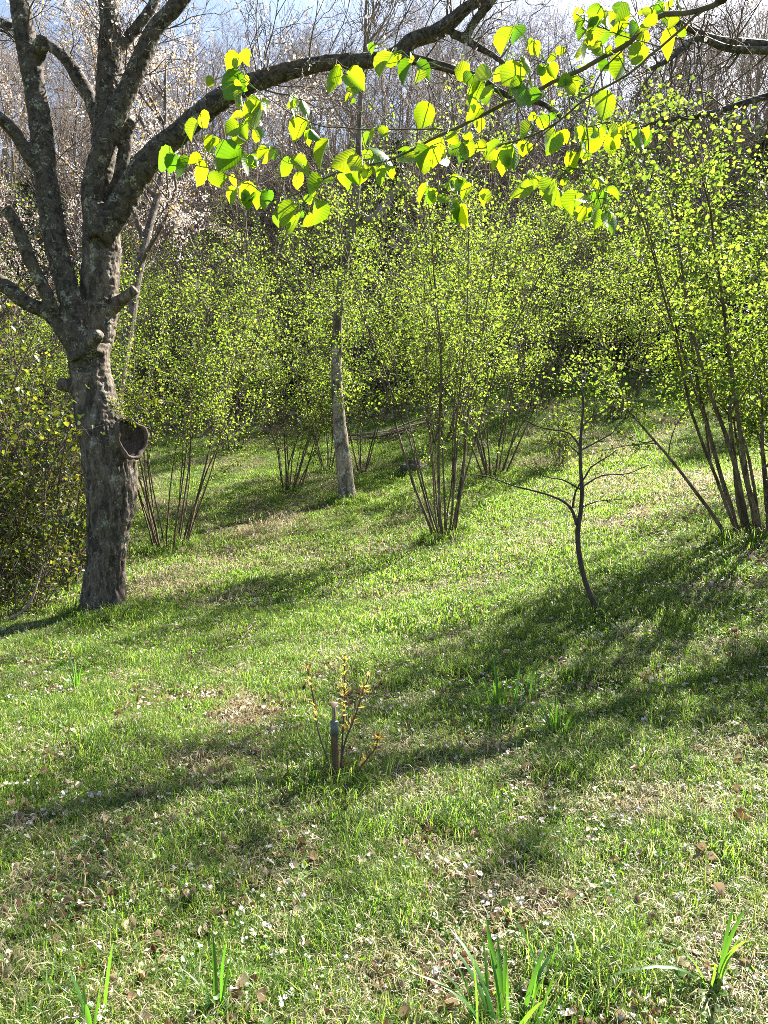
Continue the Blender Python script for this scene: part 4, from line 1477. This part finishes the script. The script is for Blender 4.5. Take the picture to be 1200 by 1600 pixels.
# ------------------------------------------------------------------ hazel branch hanging into the picture
def big_leaf(rng, pleat, cup, droop=.16):
    """broad toothed hazel leaf, length 1 along +Y, base at the origin"""
    mb = MB()
    nu, nv = 11, 9
    u = np.linspace(0, 1, nu)
    prof = np.interp(u, [0, .05, .15, .3, .5, .68, .82, .92, 1.0], [.05, .22, .34, .41, .425, .38, .25, .10, .0])
    v = np.linspace(-1, 1, nv)
    V, UV = [], []
    for a_ in range(nu):
        tooth = 1 + (.035 if a_ % 2 else -.03) * (0 < a_ < nu - 1)
        for b_ in range(nv):
            s = v[b_]
            w = prof[a_] * (tooth if abs(s) == 1 else 1)
            sweep = .10 * abs(s) * (1 - u[a_]) * (1 if u[a_] > .05 else 0)
            z = pleat * math.cos((u[a_] - .3 * abs(s)) * 2 * math.pi * 5) * abs(s) * (1 - u[a_] * .5) + cup * (abs(s) ** 1.5) * prof[a_] - droop * u[a_] ** 2 + rng.normal(0, .006)
            V.append((s * w, u[a_] - sweep * .3 + (-.05 * (1 - abs(s)) * 0), z))
            UV.append((s * .42, u[a_]))
    i, j = np.meshgrid(np.arange(nu - 1), np.arange(nv - 1), indexing='ij')
    k = (i * nv + j).ravel()
    mb.add(np.array(V), np.stack([k, k + 1, k + nv + 1, k + nv], 1))
    mb.uv = np.array(UV)
    return mb.mesh('leaf', M['big_leaf'])


TILES = {1: (6, 220, 70), 2: (5.16, 380, 70), 3: (5.333, 560, 70), 4: (6, 720, 20), 5: (5.4545, 880, 0), 6: (4.8, 780, 180)}
LEAVES = """1 920 90 800 220 110;1 915 95 1050 170 110;1 940 260 730 490 190;1 690 330 605 360 80;1 900 370 1000 400 70;1 950 440 870 600 60;1 960 290 1010 400 50;1 950 690 800 660 80;1 1120 530 1030 780 150
1 560 650 640 770 100;1 550 730 445 870 60;1 920 740 790 820 130;1 880 840 970 920 70;1 950 740 980 860 110;1 1050 790 1130 900 110;1 700 860 610 1020 80;1 740 880 680 950 80;1 940 960 740 1140 200
1 310 1030 85 1090 170;1 450 1060 305 1160 90;1 600 1090 475 1270 110;1 700 1170 740 1310 150;1 830 1230 910 1290 60;1 1010 1030 930 1180 80;1 1020 1040 1080 1140 100;1 900 1340 820 1490 90;1 1090 1350 910 1460 130;1 1200 980 1090 1060 70
2 210 450 150 540 60;2 450 440 360 550 80;2 470 450 540 540 50;2 510 600 390 770 110;2 540 680 600 800 70;2 530 680 520 770 40;2 690 760 590 950 70;2 770 170 640 330 80;2 830 230 960 340 140;2 900 340 900 410 60;2 880 400 810 440 30
2 250 830 120 910 60;2 240 840 250 930 90;2 60 880 100 990 90;2 380 910 290 1020 90;2 390 920 540 1000 90;2 450 1020 410 1130 70;2 640 1080 480 1180 110;2 700 1060 680 1140 70;2 920 880 750 1000 150;2 960 960 980 1100 80;2 850 1020 930 1110 100;2 780 1050 870 1170 90
2 90 1170 0 1260 90;2 150 1190 80 1300 80;2 200 1170 190 1290 90;2 290 1270 340 1330 60;2 440 1300 290 1450 120;2 300 1340 270 1460 50;2 420 1370 440 1540 110;2 520 1210 600 1260 100;2 600 1250 600 1460 120;2 540 1350 500 1460 80;2 460 1350 490 1390 40;2 1030 710 950 790 40
3 290 70 160 220 80;3 310 90 220 180 80;3 330 90 365 120 40;3 450 130 350 320 80;3 480 150 600 270 80;3 430 100 460 150 50;3 500 200 490 340 80;3 590 480 480 690 150;3 930 230 790 215 130;3 1060 310 900 470 60;3 1040 530 910 600 90;3 1000 610 1020 720 70
3 740 740 830 800 80;3 640 770 620 1070 190;3 600 860 480 1050 70;3 480 900 340 1040 110;3 440 870 310 910 50;3 720 900 660 1030 120;3 840 800 780 960 110;3 900 800 900 960 120;3 1000 800 1060 880 80;3 60 870 270 920 90;3 80 870 60 960 100;3 60 1000 50 1130 80;3 150 1010 130 1090 90;3 190 1010 230 1160 80;3 240 1020 290 1100 60
3 140 710 40 810 40;3 200 680 210 770 80;3 590 1180 460 1290 60;3 620 1190 570 1290 70;3 660 1200 620 1310 70;3 720 1250 680 1350 90;3 770 1130 690 1190 60;3 860 1100 770 1200 110;3 870 1110 830 1260 110;3 960 1170 850 1270 70;3 840 1300 720 1410 80;3 860 1320 850 1480 60;3 870 1330 940 1490 70;3 1050 1200 1070 1320 80;3 140 0 100 70 30
4 500 120 355 310 90;4 500 130 560 290 140;4 690 250 730 400 90;4 680 250 620 300 40;4 960 320 890 400 80;4 900 420 790 480 60;4 550 450 690 510 100;4 560 480 400 690 200;4 440 490 310 580 90;4 290 590 60 830 50;4 250 690 290 850 110;4 560 640 480 900 160;4 780 500 700 590 90;4 830 490 820 660 130;4 760 760 640 840 100
4 1080 590 1070 720 90;4 1020 620 950 800 130;4 740 970 800 1070 110;4 700 940 640 1000 60;4 820 960 900 990 60;4 660 1060 530 1170 110;4 590 1190 590 1340 110;4 470 1230 480 1490 160;4 330 1280 240 1380 110;4 340 1390 280 1470 50;4 380 1220 240 1270 60;4 630 1220 640 1300 50;4 880 1100 730 1250 100;4 890 1120 830 1360 120;4 930 1110 1000 1210 80
4 1150 1070 1050 1270 120;4 1090 1060 1020 1200 60;4 1100 1310 1020 1490 110;4 1050 1330 950 1440 60;4 1150 1310 1200 1370 80;4 110 1140 20 1180 70;4 30 1200 40 1390 110
5 180 100 90 180 70;5 340 60 220 150 100;5 380 90 330 250 110;5 180 190 80 230 80;5 300 190 180 240 90;5 320 240 230 360 120;5 200 260 100 350 70;5 240 330 80 410 80;5 200 390 100 520 90;5 310 400 220 500 100;5 420 90 400 200 80;5 520 20 440 110 100;5 570 130 420 180 80;5 560 200 400 270 100;5 540 280 480 400 130;5 620 190 540 320 100;5 800 200 600 250 90;5 720 260 640 360 100
5 740 60 700 150 90;5 780 20 790 140 90;5 870 20 810 140 80;5 900 10 920 50 60;5 660 80 670 130 60;5 680 370 580 540 150;5 700 400 690 480 80;5 500 430 420 500 80;5 520 500 430 700 130;5 380 510 310 610 90;5 420 430 350 420 60;5 900 140 830 210 70;5 1000 160 880 240 80;5 940 230 820 440 100;5 990 250 1030 310 60;5 380 770 300 1000 150;5 290 820 230 860 60;5 110 640 80 750 100;5 60 680 10 840 110
6 760 90 800 130 50;6 720 90 690 260 100;6 810 140 830 190 70;6 850 170 820 280 90;6 920 60 900 180 80;6 1000 50 960 110 80;6 1040 100 1030 260 80;6 1080 90 1110 210 50;6 860 100 850 150 60;6 210 470 110 620 100;6 250 480 220 570 50;6 270 460 300 560 70;6 300 450 360 480 40;6 400 480 310 590 120;6 430 480 350 660 80;6 450 560 480 710 90;6 470 480 500 520 50
6 600 570 530 700 80;6 660 590 580 690 80;6 700 490 740 550 50;6 740 470 800 490 30;6 780 560 790 700 80;6 800 560 900 620 40;6 690 590 730 620 50;6 650 690 590 790 80;6 700 700 660 760 60;6 730 700 740 830 80;6 800 730 770 830 50;6 830 720 900 860 60;6 830 750 840 830 40"""


def hanging_branch():
    rng = np.random.default_rng(21)
    DY = lambda x: 1.42 + (1130 - x) / 860 * 0.62
    b = np.array([2.5, 1.3, h1(2.5, 1.3)])
    t = thing('hazel', 'hazel bough with large glowing yellow-green leaves hanging across the top of the view', 'hazel', b)
    stem_rows = [[(1127, 0, 7.2), (1087, 18, 7), (1020, 30, 6.5), (985, 66, 6.2), (940, 90, 6), (910, 107, 5.6), (877, 123, 5.2), (833, 143, 5), (790, 160, 4.8), (753, 180, 4.6), (720, 197, 4.4), (690, 210, 3.8), (653, 230, 3.2), (617, 247, 2.9), (580, 257, 2.6), (543, 267, 2.4), (510, 277, 2.2), (463, 303, 1.9), (427, 310, 1.7), (400, 293, 1.5), (367, 277, 1.4), (333, 263, 1.3), (300, 257, 1.2), (275, 249, .9)],
                 [(1110, 8, 3.6), (1067, 43, 3.4), (1033, 73, 3.2), (1000, 100, 3), (960, 130, 3), (917, 153, 2.8), (873, 190, 2.6), (833, 213, 2.3), (800, 222, 2), (767, 230, 1.7), (735, 228, 1.4), (704, 234, 1)],
                 [(692, 202, 2.4), (653, 202, 2), (600, 202, 1.8), (540, 200, 1.7), (500, 197, 1.6), (467, 183, 1.5), (433, 163, 1.4), (400, 140, 1.2), (383, 122, .9)],
                 [(985, 66, 2.2), (945, 105, 2), (922, 150, 1.8), (917, 200, 1.7), (921, 250, 1.5), (925, 285, 1.3), (935, 310, 1), (942, 330, .8)],
                 [(873, 190, 1.5), (845, 214, 1.4), (822, 250, 1.2), (826, 275, .9)], [(800, 222, 1.3), (770, 262, 1.2), (735, 292, 1.1), (710, 300, 1), (690, 292, .8), (668, 292, .6)],
                 [(1033, 73, 1.6), (985, 60, 1.4), (930, 40, 1.2), (900, 22, .9)], [(877, 123, 1.6), (850, 100, 1.3), (820, 92, 1.1), (790, 98, .9), (770, 108, .7)], [(790, 160, 1.4), (745, 135, 1.3), (715, 112, 1.1), (675, 105, 1), (640, 92, .9), (610, 82, .7)],
                 [(917, 200, 1.2), (945, 192, 1), (975, 188, .9), (1003, 196, .7)], [(400, 140, 1), (410, 165, 1), (395, 185, .9), (405, 215, .8), (430, 240, .8), (450, 255, .7), (478, 262, .6)], [(510, 200, 1), (520, 222, .8), (512, 232, .6)],
                 [(560, 140, .9), (580, 165, 1), (605, 190, 1.1), (618, 202, 1.2)], [(753, 180, 1.2), (754, 200, 1.1), (748, 220, 1), (725, 226, .8)], [(469, 300, 1), (478, 318, .9), (482, 335, .7)]]
    allc = []
    st_ext = catmull([(*(b + [0, 0, -.1]), .05), (*(b + [-.03, .03, .8]), .045), (*(b + [-.15, .05, 1.7]), .035), (1.75, 1.32, 2.6), (1.35, 1.36, 2.62)] if False else
                     [(*(b + [0, 0, -.1]), .045), (*(b + [-.03, .03, .9]), .04), (*(b + [-.12, .06, 1.8]), .032), (*(b + [-.4, .08, 2.5]), .022), (*(b + [-.95, .1, 2.62]), .014), (*ray(1240, -50, DY(1180)), .0105), (*ray(1127, 0, DY(1127)), 7.2 * DY(1127) / F)], .04)
    m_ = MB()
    tube(m_, st_ext[:, :3] - b, st_ext[:, 3], 9, rough=.03)
    m_.build('stem', M['hazel_bark'], t)
    for si, rows in enumerate(stem_rows):
        off = rng.uniform(-.05, .05) if si > 1 else 0
        rr = [(*ray(x, y, DY(x) + off * q / len(rows)), w * .5 * 1.15 * DY(x) / F) for q, (x, y, w) in enumerate(rows)]
        if si == 1:
            rr = [(*ray(1200, -60, DY(1180) + .01), .004)] + rr
        c = catmull(rr, .02)
        c[:, :3] += rng.normal(0, .0012, (len(c), 3))
        m_ = MB()
        tube(m_, c[:, :3] - b, c[:, 3], 7)
        m_.build('stem' if si == 0 else 'twig', M['twig'], t)
        allc.append(c)
    A = np.concatenate(allc)[:, :3]
    meshes = [big_leaf(rng, p_, c_, d_) for p_, c_, d_ in ((.010, .45, .25), (.013, -.2, .4), (.011, .6, .2), (.009, .15, .6), (.012, .5, .5), (.010, .85, .25))]
    pet = MB()
    n = 0
    for tok in LEAVES.replace('\n', ';').split(';'):
        q = [float(v) for v in tok.split()]
        s, ox, oy = TILES[int(q[0])]
        bx, by, tx, ty, w = ox + q[1] / s, oy + q[2] / s, ox + q[3] / s, oy + q[4] / s, q[5] / s
        Yb = DY(bx) + rng.uniform(-.07, .07)
        L2 = math.hypot(tx - bx, ty - by)
        dz = rng.uniform(-.35, .35) * L2 * Yb / F
        pb = ray(bx, by, Yb)
        pt = ray(tx, ty, Yb + dz)
        for part in range(2 if rng.random() < .42 else 1):
            if part:
                # a smaller leaf of the same spray, turned aside and hanging
                a_ = rng.choice([-1, 1]) * rng.uniform(.35, 1.0)
                dx, dy = tx - bx, ty - by
                bx, by = bx + rng.uniform(-5, 5), by + rng.uniform(-3, 5)
                tx, ty = bx + dx * math.cos(a_) - dy * math.sin(a_), by + dx * math.sin(a_) + dy * math.cos(a_) + 4
                w = w * .72
                Yb += rng.uniform(-.05, .05)
                pb = ray(bx, by, Yb)
                pt = ray(tx, ty, Yb + rng.uniform(-.3, .3) * L2 * Yb / F)
            Lr = np.linalg.norm(pt - pb)
            D = (pt - pb) / Lr
            Lr *= (1.04 if part == 0 else .72) + rng.uniform(-.1, .14)
            view = nrm(pb - CAM)
            side = nrm(np.cross(D, view))
            ratio = 1.12 * w * Yb / F / (0.84 * Lr)
            sx = 1.0
            if ratio > 1:
                sx, roll = min(ratio, 1.35), rng.uniform(-.25, .25)
            else:
                roll = math.acos(max(ratio, .3)) * rng.choice([-1, 1])
            nn = np.cross(side, D)
            X_ = side * math.cos(roll) + nn * math.sin(roll)
            Z_ = np.cross(X_, D)
            if Z_[2] < 0 and rng.random() < .8:
                X_, Z_ = -X_, -Z_
            o = link('leaf', meshes[int(rng.integers(6))], t)
            mtx = Matrix(((X_[0] * Lr * sx, D[0] * Lr, Z_[0] * Lr, pb[0] - b[0]), (X_[1] * Lr * sx, D[1] * Lr, Z_[1] * Lr, pb[1] - b[1]), (X_[2] * Lr * sx, D[2] * Lr, Z_[2] * Lr, pb[2] - b[2]), (0, 0, 0, 1)))
            Lr *= 1.0
            o.matrix_basis = mtx
        # leaf stalk to the nearest twig
        d2 = np.linalg.norm(A - pb, axis=1)
        i0 = int(np.argmin(d2))
        if d2[i0] < .16:
            mid = (A[i0] + pb) / 2 + np.array([0, 0, .012])
            tube(pet, np.stack([A[i0], mid, pb, pb + D * Lr * .1]) - b, [.0011, .001, .0009, .0006], 4, cap=False)
        n += 1
    tag(pet.build('leaf_stalks', M['big_leaf'], t), kind='stuff')
    return n


hanging_branch()
